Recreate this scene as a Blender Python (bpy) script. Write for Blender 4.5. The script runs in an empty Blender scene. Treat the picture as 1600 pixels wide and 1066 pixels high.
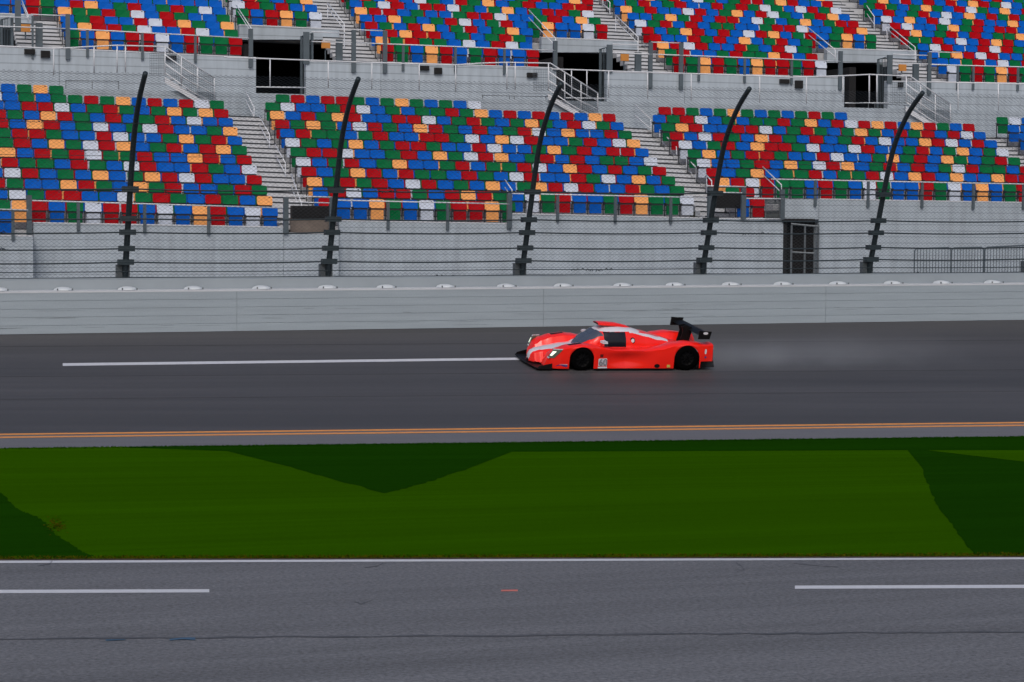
import bpy, bmesh, math, random
import numpy as np
from mathutils import Vector, Matrix
random.seed(7); rng = np.random.default_rng(7)
S = bpy.context.scene
R_ = math.radians
# ------------------------------------------------------------------ camera
# world X runs along the grandstand, Y away from the infield, Z up; camera stands over the origin
CAMH = 4.6; YAW = R_(17.6); ROLL = .007; FPX = 3500.0; PITCH = math.atan(186 / FPX)
def o2w(x, y): return (x * math.cos(YAW) + y * math.sin(YAW), -x * math.sin(YAW) + y * math.cos(YAW))
xr = Vector((*o2w(1, 0), 0)); fw0 = Vector((*o2w(0, 1), 0)); zz = Vector((0, 0, 1))
fwd = fw0 * math.cos(PITCH) - zz * math.sin(PITCH); up0 = fw0 * math.sin(PITCH) + zz * math.cos(PITCH)
rc = xr * math.cos(ROLL) + up0 * math.sin(ROLL); uc = -xr * math.sin(ROLL) + up0 * math.cos(ROLL)
cam = bpy.data.cameras.new('camera'); co = bpy.data.objects.new('camera', cam); S.collection.objects.link(co)
m = Matrix.Identity(4)
for i in range(3): m[i][0] = rc[i]; m[i][1] = uc[i]; m[i][2] = -fwd[i]
m[2][3] = CAMH; co.matrix_world = m
cam.sensor_width = 36; cam.lens = 36 * FPX / 1600; cam.clip_end = 3000; cam.clip_start = .5
S.camera = co
# ------------------------------------------------------------------ sky, sun, exposure (overcast day)
SUN_EL, SUN_AZ = R_(48), R_(200)
w = bpy.data.worlds.new("World"); S.world = w; w.use_nodes = True; wt = w.node_tree
bgn = wt.nodes['Background']; sky = wt.nodes.new('ShaderNodeTexSky'); sky.sky_type = 'NISHITA'; sky.sun_disc = False
sky.sun_elevation = SUN_EL; sky.sun_rotation = SUN_AZ; sky.air_density = 1.0; sky.dust_density = 5.0; sky.ozone_density = 1.0
hs = wt.nodes.new('ShaderNodeHueSaturation'); hs.inputs['Saturation'].default_value = 1.1
wt.links.new(sky.outputs[0], hs.inputs['Color']); wt.links.new(hs.outputs[0], bgn.inputs['Color']); bgn.inputs['Strength'].default_value = .10
sl = bpy.data.lights.new('sun', 'SUN'); sl.energy = .8; sl.angle = R_(25); sl.color = (.97, .985, 1)
so = bpy.data.objects.new('sun', sl); S.collection.objects.link(so)
sd = Vector((math.sin(SUN_AZ) * math.cos(SUN_EL), math.cos(SUN_AZ) * math.cos(SUN_EL), math.sin(SUN_EL)))
so.rotation_euler = sd.to_track_quat('Z', 'Y').to_euler()
S.view_settings.view_transform = 'Standard'; S.view_settings.look = 'None'; S.view_settings.gamma = 1; S.view_settings.exposure = .12
S.view_settings.use_curve_mapping = False
S.cycles.max_bounces = 6; S.cycles.volume_bounces = 0
S.cycles.use_denoising = True
# ------------------------------------------------------------------ pixel -> place helpers (px in the 1600x1066 photograph)
def ray(px, py):
    u = (px - 800) / FPX; v = -(py - 533) / FPX
    return (rc * u + uc * v + fwd)
O = Vector((0, 0, CAMH))
def at_plane(px, py, P, N):
    d = ray(px, py); return O + d * ((Vector(P) - O).dot(Vector(N)) / d.dot(Vector(N)))
def at_n(px, py, n): return at_plane(px, py, (0, n, 0), (0, 1, 0))
def at_z(px, py, z): return at_plane(px, py, (0, 0, z), (0, 0, 1))
def at_d(px, py, D):
    d = ray(px, py); return O + d * (D / d.dot(fw0))
# ------------------------------------------------------------------ materials
MC = {}
def mat(name, col, rough=.6, metal=0., var=.12, vscale=3., stretch=(1, 1, 1), boards=0., bump=0., grain=0., spec=.5, emit=None, coat=0., bands=0.):
    if name in MC: return MC[name]
    m = bpy.data.materials.new(name); m.use_nodes = True; nt = m.node_tree; N = nt.nodes; L = nt.links
    b = N['Principled BSDF']; b.inputs['Roughness'].default_value = rough; b.inputs['Metallic'].default_value = metal
    b.inputs['Specular IOR Level'].default_value = spec; b.inputs['Coat Weight'].default_value = coat
    geo = N.new('ShaderNodeNewGeometry'); mp = N.new('ShaderNodeMapping'); mp.inputs['Scale'].default_value = stretch
    L.new(geo.outputs['Position'], mp.inputs['Vector'])
    no = N.new('ShaderNodeTexNoise'); no.inputs['Scale'].default_value = vscale; no.inputs['Detail'].default_value = 5; no.inputs['Roughness'].default_value = .65
    L.new(mp.outputs[0], no.inputs['Vector'])
    mr = N.new('ShaderNodeMapRange'); mr.inputs[1].default_value = .25; mr.inputs[2].default_value = .75; mr.inputs[3].default_value = 1 - var; mr.inputs[4].default_value = 1 + var
    L.new(no.outputs[0], mr.inputs[0])
    fac = mr.outputs[0]
    def mul(a, bb):
        k = N.new('ShaderNodeMath'); k.operation = 'MULTIPLY'; L.new(a, k.inputs[0])
        if isinstance(bb, float): k.inputs[1].default_value = bb
        else: L.new(bb, k.inputs[1])
        return k.outputs[0]
    hgt = no.outputs[0]
    if grain:
        g = N.new('ShaderNodeTexNoise'); g.inputs['Scale'].default_value = 17 if grain > .4 else 30; g.inputs['Detail'].default_value = 3; g.inputs['Roughness'].default_value = .8
        L.new(geo.outputs['Position'], g.inputs['Vector'])
        gr = N.new('ShaderNodeMapRange'); gr.inputs[1].default_value = .3; gr.inputs[2].default_value = .7; gr.inputs[3].default_value = 1 - grain; gr.inputs[4].default_value = 1 + grain
        L.new(g.outputs[0], gr.inputs[0]); fac = mul(fac, gr.outputs[0]); hgt = g.outputs[0]
    if bands:
        for (sc_, st_, w_) in ((1., (.022, .55, 1), 1.), (1., (.06, 3.2, 1), .6)):
            bm_ = N.new('ShaderNodeMapping'); bm_.inputs['Scale'].default_value = st_; bm_.inputs['Rotation'].default_value = (0, 0, -.062); L.new(geo.outputs['Position'], bm_.inputs['Vector'])
            bn = N.new('ShaderNodeTexNoise'); bn.inputs['Scale'].default_value = sc_; bn.inputs['Detail'].default_value = 4; L.new(bm_.outputs[0], bn.inputs['Vector'])
            br_ = N.new('ShaderNodeMapRange'); br_.inputs[1].default_value = .35; br_.inputs[2].default_value = .65; br_.inputs[3].default_value = 1 - bands * w_; br_.inputs[4].default_value = 1 + bands * w_
            L.new(bn.outputs[0], br_.inputs[0]); fac = mul(fac, br_.outputs[0])
    if boards:
        sx = N.new('ShaderNodeSeparateXYZ'); L.new(geo.outputs['Position'], sx.inputs[0])
        q = N.new('ShaderNodeTexNoise'); q.inputs['Scale'].default_value = .4; L.new(geo.outputs['Position'], q.inputs['Vector'])
        ad = N.new('ShaderNodeMath'); ad.operation = 'MULTIPLY_ADD'; L.new(q.outputs[0], ad.inputs[0]); ad.inputs[1].default_value = .02; L.new(sx.outputs[2], ad.inputs[2])
        dv = N.new('ShaderNodeMath'); dv.operation = 'DIVIDE'; L.new(ad.outputs[0], dv.inputs[0]); dv.inputs[1].default_value = boards
        fr = N.new('ShaderNodeMath'); fr.operation = 'FRACT'; L.new(dv.outputs[0], fr.inputs[0])
        cr = N.new('ShaderNodeValToRGB'); e = cr.color_ramp.elements; e[0].position = 0; e[0].color = (.66, .66, .66, 1); e[1].position = .16; e[1].color = (1, 1, 1, 1)
        x = e.new(.09); x.color = (.72, .72, .72, 1)
        L.new(fr.outputs[0], cr.inputs[0]); fac = mul(fac, cr.outputs[0])
        st = N.new('ShaderNodeTexNoise'); st.inputs['Scale'].default_value = 1; m2 = N.new('ShaderNodeMapping'); m2.inputs['Scale'].default_value = (5, 5, .5)
        L.new(geo.outputs['Position'], m2.inputs['Vector']); L.new(m2.outputs[0], st.inputs['Vector']); st.inputs['Detail'].default_value = 6
        sr = N.new('ShaderNodeMapRange'); sr.inputs[1].default_value = .35; sr.inputs[2].default_value = .6; sr.inputs[3].default_value = .88; sr.inputs[4].default_value = 1.03
        L.new(st.outputs[0], sr.inputs[0]); fac = mul(fac, sr.outputs[0])
    mx = N.new('ShaderNodeVectorMath'); mx.operation = 'SCALE'; mx.inputs[0].default_value = col[:3]; L.new(fac, mx.inputs['Scale'])
    L.new(mx.outputs[0], b.inputs['Base Color'])
    if bump:
        bp = N.new('ShaderNodeBump'); bp.inputs['Strength'].default_value = bump; bp.inputs['Distance'].default_value = .02; L.new(hgt, bp.inputs['Height']); L.new(bp.outputs[0], b.inputs['Normal'])
    if emit: b.inputs['Emission Color'].default_value = (*emit[:3], 1); b.inputs['Emission Strength'].default_value = emit[3]
    MC[name] = m; return m
TRK = (.25, 6, 1)
M_track = mat('track_asphalt', (.049, .048, .052), .6, var=.12, vscale=1.2, stretch=(.12, 2.2, 1), grain=.18, bump=.25, bands=.16)
M_pit = mat('pit_asphalt', (.104, .109, .123), .85, var=.10, vscale=1.1, stretch=(.4, 1.6, 1), grain=.50, bump=.4, bands=.12)
M_apron = mat('apron_asphalt', (.105, .108, .125), .8, var=.08, vscale=2, stretch=(.2, 2, 1), grain=.15, bump=.2)
M_wp = mat('white_road_paint', (.50, .52, .57), .6, var=.10, vscale=9, grain=.08)
M_op = mat('orange_road_paint', (.60, .24, .055), .6, var=.15, vscale=7)
M_rp = mat('red_road_paint', (.5, .13, .10), .6)
M_rub = mat('tar_seam', (.058, .061, .070), .7, var=.3, vscale=5)
M_seam = mat('paving_joint', (.040, .040, .046), .75, var=.3, vscale=1)
M_bluep = mat('blue_scuff', (.035, .085, .15), .7)
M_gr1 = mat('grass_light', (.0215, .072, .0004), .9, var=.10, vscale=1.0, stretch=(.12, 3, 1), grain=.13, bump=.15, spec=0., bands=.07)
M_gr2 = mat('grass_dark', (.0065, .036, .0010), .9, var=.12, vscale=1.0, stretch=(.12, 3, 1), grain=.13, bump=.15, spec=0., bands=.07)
M_dry = mat('grass_dry', (.055, .052, .002), .9, var=.3, vscale=2, spec=0.)
M_dome = mat('pale_dome', (.54, .59, .64), .6, var=.03)
M_dirt = mat('edge_dirt', (.035, .024, .006), .95, var=.5, vscale=4)
M_saf = mat('barrier_paint', (.30, .355, .405), .55, var=.09, vscale=1.2, stretch=(.35, 1, 5), boards=0, grain=.05)
M_joint = mat('barrier_groove', (.265, .315, .355), .6, var=.15, vscale=2, stretch=(.5, 1, 1))
M_scuff = mat('tyre_scuff', (.19, .225, .25), .6, var=.4, vscale=6)
M_wall = mat('painted_wall', (.225, .265, .30), .6, var=.07, vscale=1)
M_cap = mat('wall_cap_paint', (.52, .55, .60), .5, var=.06, vscale=4)
M_conc = mat('board_marked_concrete', (.37, .43, .49), .7, var=.07, vscale=1.5, boards=.20, bump=.1)
M_concu = mat('board_marked_concrete_wide', (.385, .445, .505), .7, var=.07, vscale=1.5, boards=.29, bump=.1)
M_curb = mat('concrete_edge', (.58, .61, .66), .7, var=.06, vscale=3)
M_tread = mat('terrace_concrete', (.40, .41, .43), .8, var=.15, vscale=4)
M_riser = mat('terrace_riser', (.47, .485, .51), .8, var=.12, vscale=4)
M_nose = mat('step_nosing', (.03, .034, .04), .8)
M_dark = mat('shade_and_panel_black', (.006, .006, .007), .9, var=.3)  # near-black colour stands in for shade in unlit doorways; also black panel faces
M_black = mat('black_panel', (.004, .0045, .006), .6, var=.1)
M_brown = mat('brown_stained_concrete', (.17, .14, .12), .8, var=.2, vscale=6)
M_rail = mat('white_rail_paint', (.62, .65, .70), .45, var=.06, vscale=6)
M_grail = mat('grey_rail_paint', (.075, .10, .12), .5, var=.12, vscale=5)
M_galv = mat('weathered_grey_rail', (.13, .15, .165), .5, metal=.3, var=.12, vscale=5)
M_fence = mat('dark_fence_steel', (.024, .038, .047), .5, metal=.3, var=.2, vscale=9)
M_wire = mat('fence_wire', (.035, .045, .055), .55, metal=.2, var=.1)
M_orange = mat('orange_sign_paint', (.55, .22, .04), .6)
CARR = (.88, .013, .005)
M_red = mat('car_red_paint', CARR, .30, var=.02, coat=.45, spec=.35)
M_cw = mat('car_white_paint', (.60, .60, .66), .35, coat=.4, var=.03)
M_cg = mat('car_grey_paint', (.22, .22, .25), .35, coat=.4, var=.05)
M_cb = mat('car_black_carbon', (.002, .002, .003), .5, var=.1, spec=.25)
M_glass = mat('car_glass', (.006, .007, .014), .12, var=.05, spec=.35, coat=.1)
M_wsg = mat('windscreen_glass', (.06, .07, .10), .15, var=.1, spec=.6, coat=.3)
M_tyre = mat('tyre_rubber', (.0015, .0015, .0018), .95, spec=.04)
M_rim = mat('rim_black', (.003, .003, .004), .6, spec=.1)
M_lamp = mat('headlight_lens', (.6, .65, .55), .2, emit=(.85, .95, .78, 1.0))
M_lamp2 = mat('headlight_housing', (.10, .13, .10), .2, var=.2, spec=.8)
M_yel = mat('yellow_decal', (.55, .42, .08), .5); M_blu = mat('blue_decal', (.03, .04, .22), .5); M_dkred = mat('dark_red_decal', (.14, .004, .004), .5)
SEATC = {'B': ('blue', (.0008, .098, .48)), 'G': ('green', (.0008, .135, .042)), 'R': ('red', (.38, .0015, .006)), 'O': ('orange', (.88, .39, .13)), 'W': ('white', (.55, .61, .72))}
for k, (n_, c_) in SEATC.items():
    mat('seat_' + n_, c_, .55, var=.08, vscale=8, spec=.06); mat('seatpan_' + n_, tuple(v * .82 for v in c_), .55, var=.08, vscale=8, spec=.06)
M_arm = mat('seat_frame_steel', (.02, .024, .028), .5, var=.2)
M_plate = mat('number_plate', (.03, .03, .04), .5)
# ------------------------------------------------------------------ mesh helpers
C = S.collection
def tag(o, label=None, cat=None, group=None, kind=None):
    if label: o['label'] = label
    if cat: o['category'] = cat
    if group: o['group'] = group
    if kind: o['kind'] = kind
    return o
def empty(name, loc=(0, 0, 0), label=None, cat=None, group=None, M=None):
    o = bpy.data.objects.new(name, None); C.objects.link(o); o.empty_display_size = .2
    if M is not None: o.matrix_world = M
    else: o.location = loc
    return tag(o, label, cat, group)
class MB:
    def __init__(s): s.v = []; s.f = []; s.m = []
    def face(s, pts, mi=0):
        b = len(s.v); s.v += [tuple(p) for p in pts]; s.f.append(tuple(range(b, b + len(pts)))); s.m.append(mi); return s
    def box(s, a, b, mi=0):
        x0, y0, z0 = a; x1, y1, z1 = b
        return s.hexa([(x0, y0, z0), (x1, y0, z0), (x1, y1, z0), (x0, y1, z0)], [(x0, y0, z1), (x1, y0, z1), (x1, y1, z1), (x0, y1, z1)], mi)
    def hexa(s, lo, hi, mi=0, top=None):
        n = len(lo); b = len(s.v); s.v += [tuple(p) for p in lo] + [tuple(p) for p in hi]
        s.f.append(tuple(b + i for i in reversed(range(n)))); s.m.append(mi)
        s.f.append(tuple(b + n + i for i in range(n))); s.m.append(mi if top is None else top)
        for i in range(n):
            j = (i + 1) % n; s.f.append((b + i, b + j, b + n + j, b + n + i)); s.m.append(mi)
        return s
    def tube(s, pts, r, k=8, mi=0, caps=True):
        pts = [Vector(p) for p in pts]; rs = r if isinstance(r, (list, tuple)) else [r] * len(pts)
        b = len(s.v); prev = None
        for i, p in enumerate(pts):
            d = (pts[min(i + 1, len(pts) - 1)] - pts[max(i - 1, 0)]).normalized()
            if prev is None:
                a = Vector((0, 0, 1)) if abs(d.z) < .9 else Vector((0, 1, 0)); e1 = d.cross(a).normalized()
            else: e1 = (prev - d * prev.dot(d)).normalized()
            prev = e1; e2 = d.cross(e1)
            for j in range(k):
                t = 2 * math.pi * j / k; s.v.append(tuple(p + (e1 * math.cos(t) + e2 * math.sin(t)) * rs[i]))
        for i in range(len(pts) - 1):
            for j in range(k):
                q = (j + 1) % k; s.f.append((b + i * k + j, b + i * k + q, b + (i + 1) * k + q, b + (i + 1) * k + j)); s.m.append(mi)
        if caps:
            s.f.append(tuple(b + j for j in reversed(range(k)))); s.m.append(mi)
            e = b + (len(pts) - 1) * k; s.f.append(tuple(e + j for j in range(k))); s.m.append(mi)
        return s
    def mesh(s, name, mats, smooth=False):
        me = bpy.data.meshes.new(name); me.from_pydata(s.v, [], s.f)
        for mm in (mats if isinstance(mats, (list, tuple)) else [mats]): me.materials.append(mm)
        if len(me.materials) > 1: me.polygons.foreach_set('material_index', s.m)
        if smooth: me.polygons.foreach_set('use_smooth', [True] * len(s.f))
        me.update(); return me
    def build(s, name, mats, parent=None, smooth=False):
        o = bpy.data.objects.new(name, s.mesh(name, mats, smooth)); C.objects.link(o)
        if parent is not None:
            o.parent = parent
            if getattr(s, 'world', True): o.matrix_parent_inverse = parent.matrix_world.inverted() if False else Matrix.Translation(-Vector(parent.location))
        return o
def local(mb): mb.world = False; return mb
def struct(mb, name, mats): return tag(mb.build(name, mats), kind='structure')
# ------------------------------------------------------------------ ground lines (two pixel anchors + distance each)
def line(y0, y1, D0, D1): return at_d(0, y0, D0), at_d(1600, y1, D1)
TA = .387
def zl(c, px): return c / (1 - TA * (px - 800) / FPX)
wallL = (at_d(0, 523, 55.9), at_d(1600, 500, 65.95))
yelL = (at_d(0, 680.5, zl(48.2, 0)), at_d(1600, 662, zl(48.2, 1600)))
aprL = (at_d(0, 700.5, zl(46.5, 0)), at_d(1600, 682, zl(46.5, 1600)))
nearL = (at_z(0, 875, 0), at_z(1600, 870.5, 0))
def on(L, s): return L[0] + (L[1] - L[0]) * s
def strip(A, B, s0, s1, n, k, dz=0.):
    mb = MB()
    for i in range(n):
        for j in range(k):
            P = []
            for (a, b) in ((i, j), (i + 1, j), (i + 1, j + 1), (i, j + 1)):
                s = s0 + (s1 - s0) * a / n; t = b / k; P.append(on(A, s).lerp(on(B, s), t) + Vector((0, 0, dz)))
            mb.face(P)
    return mb
def hit_strip(A, B, px, py, dz=0.):
    d = ray(px, py); s, t = .5, .5
    f = lambda s, t: on(A, s).lerp(on(B, s), t)
    for _ in range(25):
        p = f(s, t); e = (p - O); k = e.dot(fw0) / d.dot(fw0); g = e - d * k
        h = 1e-4; gs = ((f(s + h, t) - O) - d * ((f(s + h, t) - O).dot(fw0) / d.dot(fw0)) - g) / h; gt = ((f(s, t + h) - O) - d * ((f(s, t + h) - O).dot(fw0) / d.dot(fw0)) - g) / h
        Aa = np.array([[gs.dot(xr), gt.dot(xr)], [gs.z, gt.z]]); dv = np.linalg.solve(Aa, -np.array([g.dot(xr), g.z])); s += dv[0]; t += dv[1]
    p = f(s, t); h = .01
    N = (f(s + h, t) - p).cross(f(s, t + h) - p).normalized()
    if N.z < 0: N = -N
    return p + N * dz, N
hit_track = lambda px, py, dz=0.: hit_strip(yelL, wallL, px, py, dz)
S0, S1 = -.75, 1.75
mb = MB(); mb.face([(-900, -900, -2), (900, -900, -2), (900, 900, -2), (-900, 900, -2)]); struct(mb, 'ground', M_pit)
struct(strip(yelL, wallL, S0, S1, 50, 12), 'race_track', M_track)
struct(strip(aprL, yelL, S0, S1, 50, 2), 'track_apron', M_apron)
struct(strip(nearL, aprL, S0, S1, 50, 6), 'grass_field', M_gr1)
mb = MB(); a, b = on(nearL, -1.6), on(nearL, 2.6); mb.face([a + Vector((-6, -24, -.0)), b + Vector((14, -24, 0)), b, a]); struct(mb, 'pit_road', M_pit)
# dark mown patterns laid in the grass
def poly_on(A, B, pts, name, m_, dz=.004, sub=14):
    P = []
    for i, p in enumerate(pts):
        q = pts[(i + 1) % len(pts)]
        for k in range(sub):
            on_edge = min(p[1], q[1]) < 706.5 or max(p[0], q[0]) > 1650 or min(p[0], q[0]) < -50 or k == 0; wv = 0 if on_edge else 1.1
            P.append((p[0] + (q[0] - p[0]) * k / sub + random.uniform(-wv, wv) * 2, p[1] + (q[1] - p[1]) * k / sub + random.uniform(-wv, wv)))
    bm = bmesh.new(); vs = [bm.verts.new(hit_strip(A, B, x, y, dz)[0]) for x, y in P]; f = bm.faces.new(vs)
    bmesh.ops.triangulate(bm, faces=[f]); me = bpy.data.meshes.new(name); bm.to_mesh(me); bm.free(); me.materials.append(m_)
    o = bpy.data.objects.new(name, me); C.objects.link(o); return tag(o, kind='structure')
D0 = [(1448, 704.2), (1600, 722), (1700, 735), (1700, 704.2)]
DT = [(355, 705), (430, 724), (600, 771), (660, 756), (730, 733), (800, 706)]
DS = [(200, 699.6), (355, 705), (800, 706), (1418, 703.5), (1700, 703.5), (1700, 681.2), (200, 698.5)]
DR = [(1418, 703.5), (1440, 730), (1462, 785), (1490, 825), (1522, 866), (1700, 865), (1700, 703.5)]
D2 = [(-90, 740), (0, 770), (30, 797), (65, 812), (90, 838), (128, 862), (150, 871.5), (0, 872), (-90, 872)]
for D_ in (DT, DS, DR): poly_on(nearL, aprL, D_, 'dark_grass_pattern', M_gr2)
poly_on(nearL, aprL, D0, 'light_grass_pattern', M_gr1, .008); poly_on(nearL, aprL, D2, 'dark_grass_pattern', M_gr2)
def inpoly(x, y, P):
    c = np.zeros(len(x), bool); n = len(P)
    for i in range(n):
        x1, y1 = P[i]; x2, y2 = P[(i + 1) % n]
        cond = ((y1 > y) != (y2 > y)); xx = (x2 - x1) * (y - y1) / (y2 - y1 + 1e-9) + x1; c ^= cond & (x < xx)
    return c
def proj(P):
    d = P - np.array(O); fwn = np.array(fwd); w_ = d @ fwn
    return 800 + FPX * (d @ np.array(rc)) / w_, 533 - FPX * (d @ np.array(uc)) / w_
def blades(n):
    s = rng.uniform(-.25, 1.25, n); t = rng.beta(.95, 1.0, n)
    e = rng.random(n) < 1.1; t[e] = np.where(rng.random(e.sum()) < .7, rng.random(e.sum()) ** 2 * .02, 1 - rng.random(e.sum()) ** 2 * .02)
    A0, A1, B0, B1 = [np.array(v) for v in (nearL[0], nearL[1], aprL[0], aprL[1])]
    A_ = A0 + (A1 - A0) * s[:, None]; B_ = B0 + (B1 - B0) * s[:, None]; P = A_ + (B_ - A_) * t[:, None]
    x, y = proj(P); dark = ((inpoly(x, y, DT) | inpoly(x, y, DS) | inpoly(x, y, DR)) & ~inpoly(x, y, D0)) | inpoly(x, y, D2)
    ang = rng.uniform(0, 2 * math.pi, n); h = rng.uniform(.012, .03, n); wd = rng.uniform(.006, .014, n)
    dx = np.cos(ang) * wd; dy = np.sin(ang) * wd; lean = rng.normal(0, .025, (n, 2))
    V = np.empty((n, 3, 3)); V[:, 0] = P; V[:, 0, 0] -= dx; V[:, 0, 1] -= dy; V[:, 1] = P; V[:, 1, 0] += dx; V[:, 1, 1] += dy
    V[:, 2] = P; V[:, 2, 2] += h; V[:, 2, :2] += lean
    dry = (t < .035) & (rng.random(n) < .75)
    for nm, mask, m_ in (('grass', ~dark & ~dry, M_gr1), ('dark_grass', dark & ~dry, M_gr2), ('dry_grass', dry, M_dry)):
        v = V[mask].reshape(-1, 3); k = len(v) // 3; me = bpy.data.meshes.new(nm)
        me.vertices.add(len(v)); me.vertices.foreach_set('co', v.ravel()); me.loops.add(k * 3); me.loops.foreach_set('vertex_index', np.arange(k * 3))
        me.polygons.add(k); me.polygons.foreach_set('loop_start', np.arange(k) * 3); me.polygons.foreach_set('loop_total', np.full(k, 3)); me.update(calc_edges=True); me.materials.append(m_)
        o = bpy.data.objects.new(nm, me); C.objects.link(o); tag(o, {'grass': 'short mown bright green grass of the infield strip', 'dark_grass': 'short mown dark green grass patches of the infield strip', 'dry_grass': 'dry brownish grass along the pit road edge'}[nm], 'grass', kind='stuff')
blades(26000)
mb = MB()   # worn yellow patch beside the left dark wedge
for i in range(160):
    p = hit_strip(nearL, aprL, 88 + random.gauss(0, 7), 822 + random.gauss(0, 6), .006)[0]; a_ = random.uniform(0, 6.28); r_ = random.uniform(.01, .03)
    mb.face([p + Vector((math.cos(a_ + k * 2.1) * r_, math.sin(a_ + k * 2.1) * r_, .004 * k)) for k in range(3)])
tag(mb.build('worn_grass', M_dry), 'worn yellowish grass patch beside the left dark wedge', 'grass', kind='stuff')
# paint on the roads
def band(A, B, x0, x1, ya0, ya1, th0, th1, name, m_, dz=.004, k=30, pointy=0, flat=False):
    mb = MB(); f = (lambda x, y: at_z(x, y, dz)) if flat else (lambda x, y: hit_strip(A, B, x, y, dz)[0])
    for i in range(k):
        q = []
        for a in (i / k, (i + 1) / k):
            x = x0 + (x1 - x0) * a; y = ya0 + (ya1 - ya0) * a; th = th0 + (th1 - th0) * a; q.append((x, y - th / 2, y + th / 2))
        mb.face([f(q[0][0], q[0][2]), f(q[1][0], q[1][2]), f(q[1][0], q[1][1]), f(q[0][0], q[0][1])])
    return struct(mb, name, m_)
band(yelL, wallL, 98, 860, 570, 560.3, 4.2, 3.6, 'white_lane_line', M_wp)
band(yelL, wallL, -700, 2300, 687.2, 652.6, 2.3, 2.1, 'orange_edge_line', M_op)
band(aprL, yelL, -700, 2300, 692.0, 656.6, 2.3, 2.1, 'orange_edge_line', M_op)
band(None, None, -500, 2100, 879.6, 870.6, 4.0, 3.2, 'white_edge_line', M_wp, flat=True)
band(None, None, -400, 327, 925.6, 923.2, 5.4, 5.0, 'white_lane_line', M_wp, flat=True)
band(None, None, 1242, 2000, 917.6, 915, 5.0, 5.2, 'white_lane_line', M_wp, flat=True)
band(None, None, 783, 809, 922.8, 922.6, 2.4, 2.4, 'red_paint_mark', M_rp, flat=True, k=1)
band(None, None, -400, 2000, 875.8, 868.2, 1.5, 1.6, 'grass_edge_soil', M_dirt, dz=.012, flat=True, k=60)
for (xa, xb, ya, yb, th) in ((-500, 2200, 592.5, 574, .8), (-500, 2200, 628, 607, .7), (-500, 2200, 545, 528, .8)):
    band(yelL, wallL, xa, xb, ya, yb, th, th, 'paving_seam', M_seam, k=40)
def seam(pts, th, name, m_, dz=.004):
    mb = MB()
    for i in range(len(pts) - 1):
        t0, t1 = th * (.35 + random.random()), th * (.35 + random.random())
        if i: t0 = last
        last = t1; (x0, y0), (x1, y1) = pts[i], pts[i + 1]
        mb.face([at_z(x0, y0 + t0, dz), at_z(x1, y1 + t1, dz), at_z(x1, y1 - t1, dz), at_z(x0, y0 - t0, dz)])
    struct(mb, name, m_)
def wob(x0, x1, ya, yb, n, am): return [(x0 + (x1 - x0) * i / n, ya + (yb - ya) * i / n + random.uniform(-am, am)) for i in range(n + 1)]
seam(wob(-300, 1900, 1000.5, 985, 60, .9), 1.2, 'asphalt_seam', M_rub)
seam([(1150, 879), (1158, 884), (1163, 890), (1152, 893)], .8, 'asphalt_crack', M_rub); seam([(600, 879), (590, 884), (570, 887)], .6, 'asphalt_crack', M_rub)
seam([(82, 876), (78, 881), (60, 884)], .7, 'asphalt_crack', M_rub); seam([(1240, 880), (1290, 885), (1310, 886)], .5, 'asphalt_crack', M_rub)
seam([(554, 940), (565, 944), (580, 938)], .5, 'asphalt_crack', M_rub)
seam([(265, 999.6), (285, 997.5), (305, 998)], 1.6, 'blue_scuff_mark', M_bluep, .008); seam([(165, 1000.3), (196, 999.2)], .8, 'blue_scuff_mark', M_bluep, .008)
# ------------------------------------------------------------------ outer wall + steel barrier
wd = (wallL[1] - wallL[0]); wdir = Vector((wd.x, wd.y, 0)).normalized(); wn = Vector((-wdir.y, wdir.x, 0))  # away from the track
WANG = math.atan2(wdir.y, wdir.x)
WLEN = Vector((wd.x, wd.y, 0)).length
def wp(d, off, z=0.):   # point d metres along the wall, off metres behind its face, z above its foot
    p = wallL[0] + wd * (d / WLEN) + wn * off; return Vector((p.x, p.y, p.z + z))
def wall_d(px, py=500.):  # distance along the wall seen at pixel column px
    p = at_plane(px, py, wallL[0], wn); return (p - wallL[0]).dot(wdir)
DA, DB = -12., WLEN + 16
ztop0 = at_plane(100, 457.2, wallL[0], wn).z - wp(wall_d(100), 0).z
HB = ztop0
zc = at_plane(195, 434.5, wp(0, .75), wn); HC = zc.z - wp((zc - wallL[0]).dot(wdir), 0).z
SH = 3.5
def prism(d0, d1, prof, mi=0, mb=None):   # profile [(off,z)...] extruded along the wall
    mb = mb or MB(); a = [wp(d0, o, z) for o, z in prof]; b = [wp(d1, o, z) for o, z in prof]; mb.hexa(a, b, mi); return mb
rw = empty('retaining_wall', wp(0, .9), 'white painted concrete retaining wall behind the steel barrier and under the catch fence', 'wall')
prism(DA, DB, [(.45, -.6), (.45, HC - .30), (.55, HC - .04), (.62, HC), (.95, HC), (.95, -.6)]).build('wall_body', M_wall, rw)
sb = empty('safer_barrier', wp(0, 0), 'long pale grey steel barrier with horizontal grooves along the banked track', 'barrier')
jl = [wall_d(x) for x in (-110, 370, 849, 1290, 1705)]; jl = [DA] + jl + [DB]
nb = 5; bh = HB / nb
for i in range(len(jl) - 1):
    mb = MB()
    for k in range(nb):
        z0, z1 = k * bh + .0025, (k + 1) * bh - .0025; e = .004
        prism(jl[i] + .006, jl[i + 1] - .006, [(.0, z0 + e), (.0, z1 - e), (e, z1), (.015, z1), (.015, z0), (e, z0)], 0, mb)
    mb.build('barrier_panel', M_saf, sb)
prism(DA, DB, [(.0155, -.05), (.0155, HB - .01), (.18, HB - .01), (.18, -.05)]).build('backing_plate', M_joint, sb)
prism(DA, DB, [(-.004, HB - .006), (-.004, HB + .035), (.42, HB + .05), (.42, HB - .006)]).build('top_plate', M_cap, sb)
mb = MB()
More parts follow.
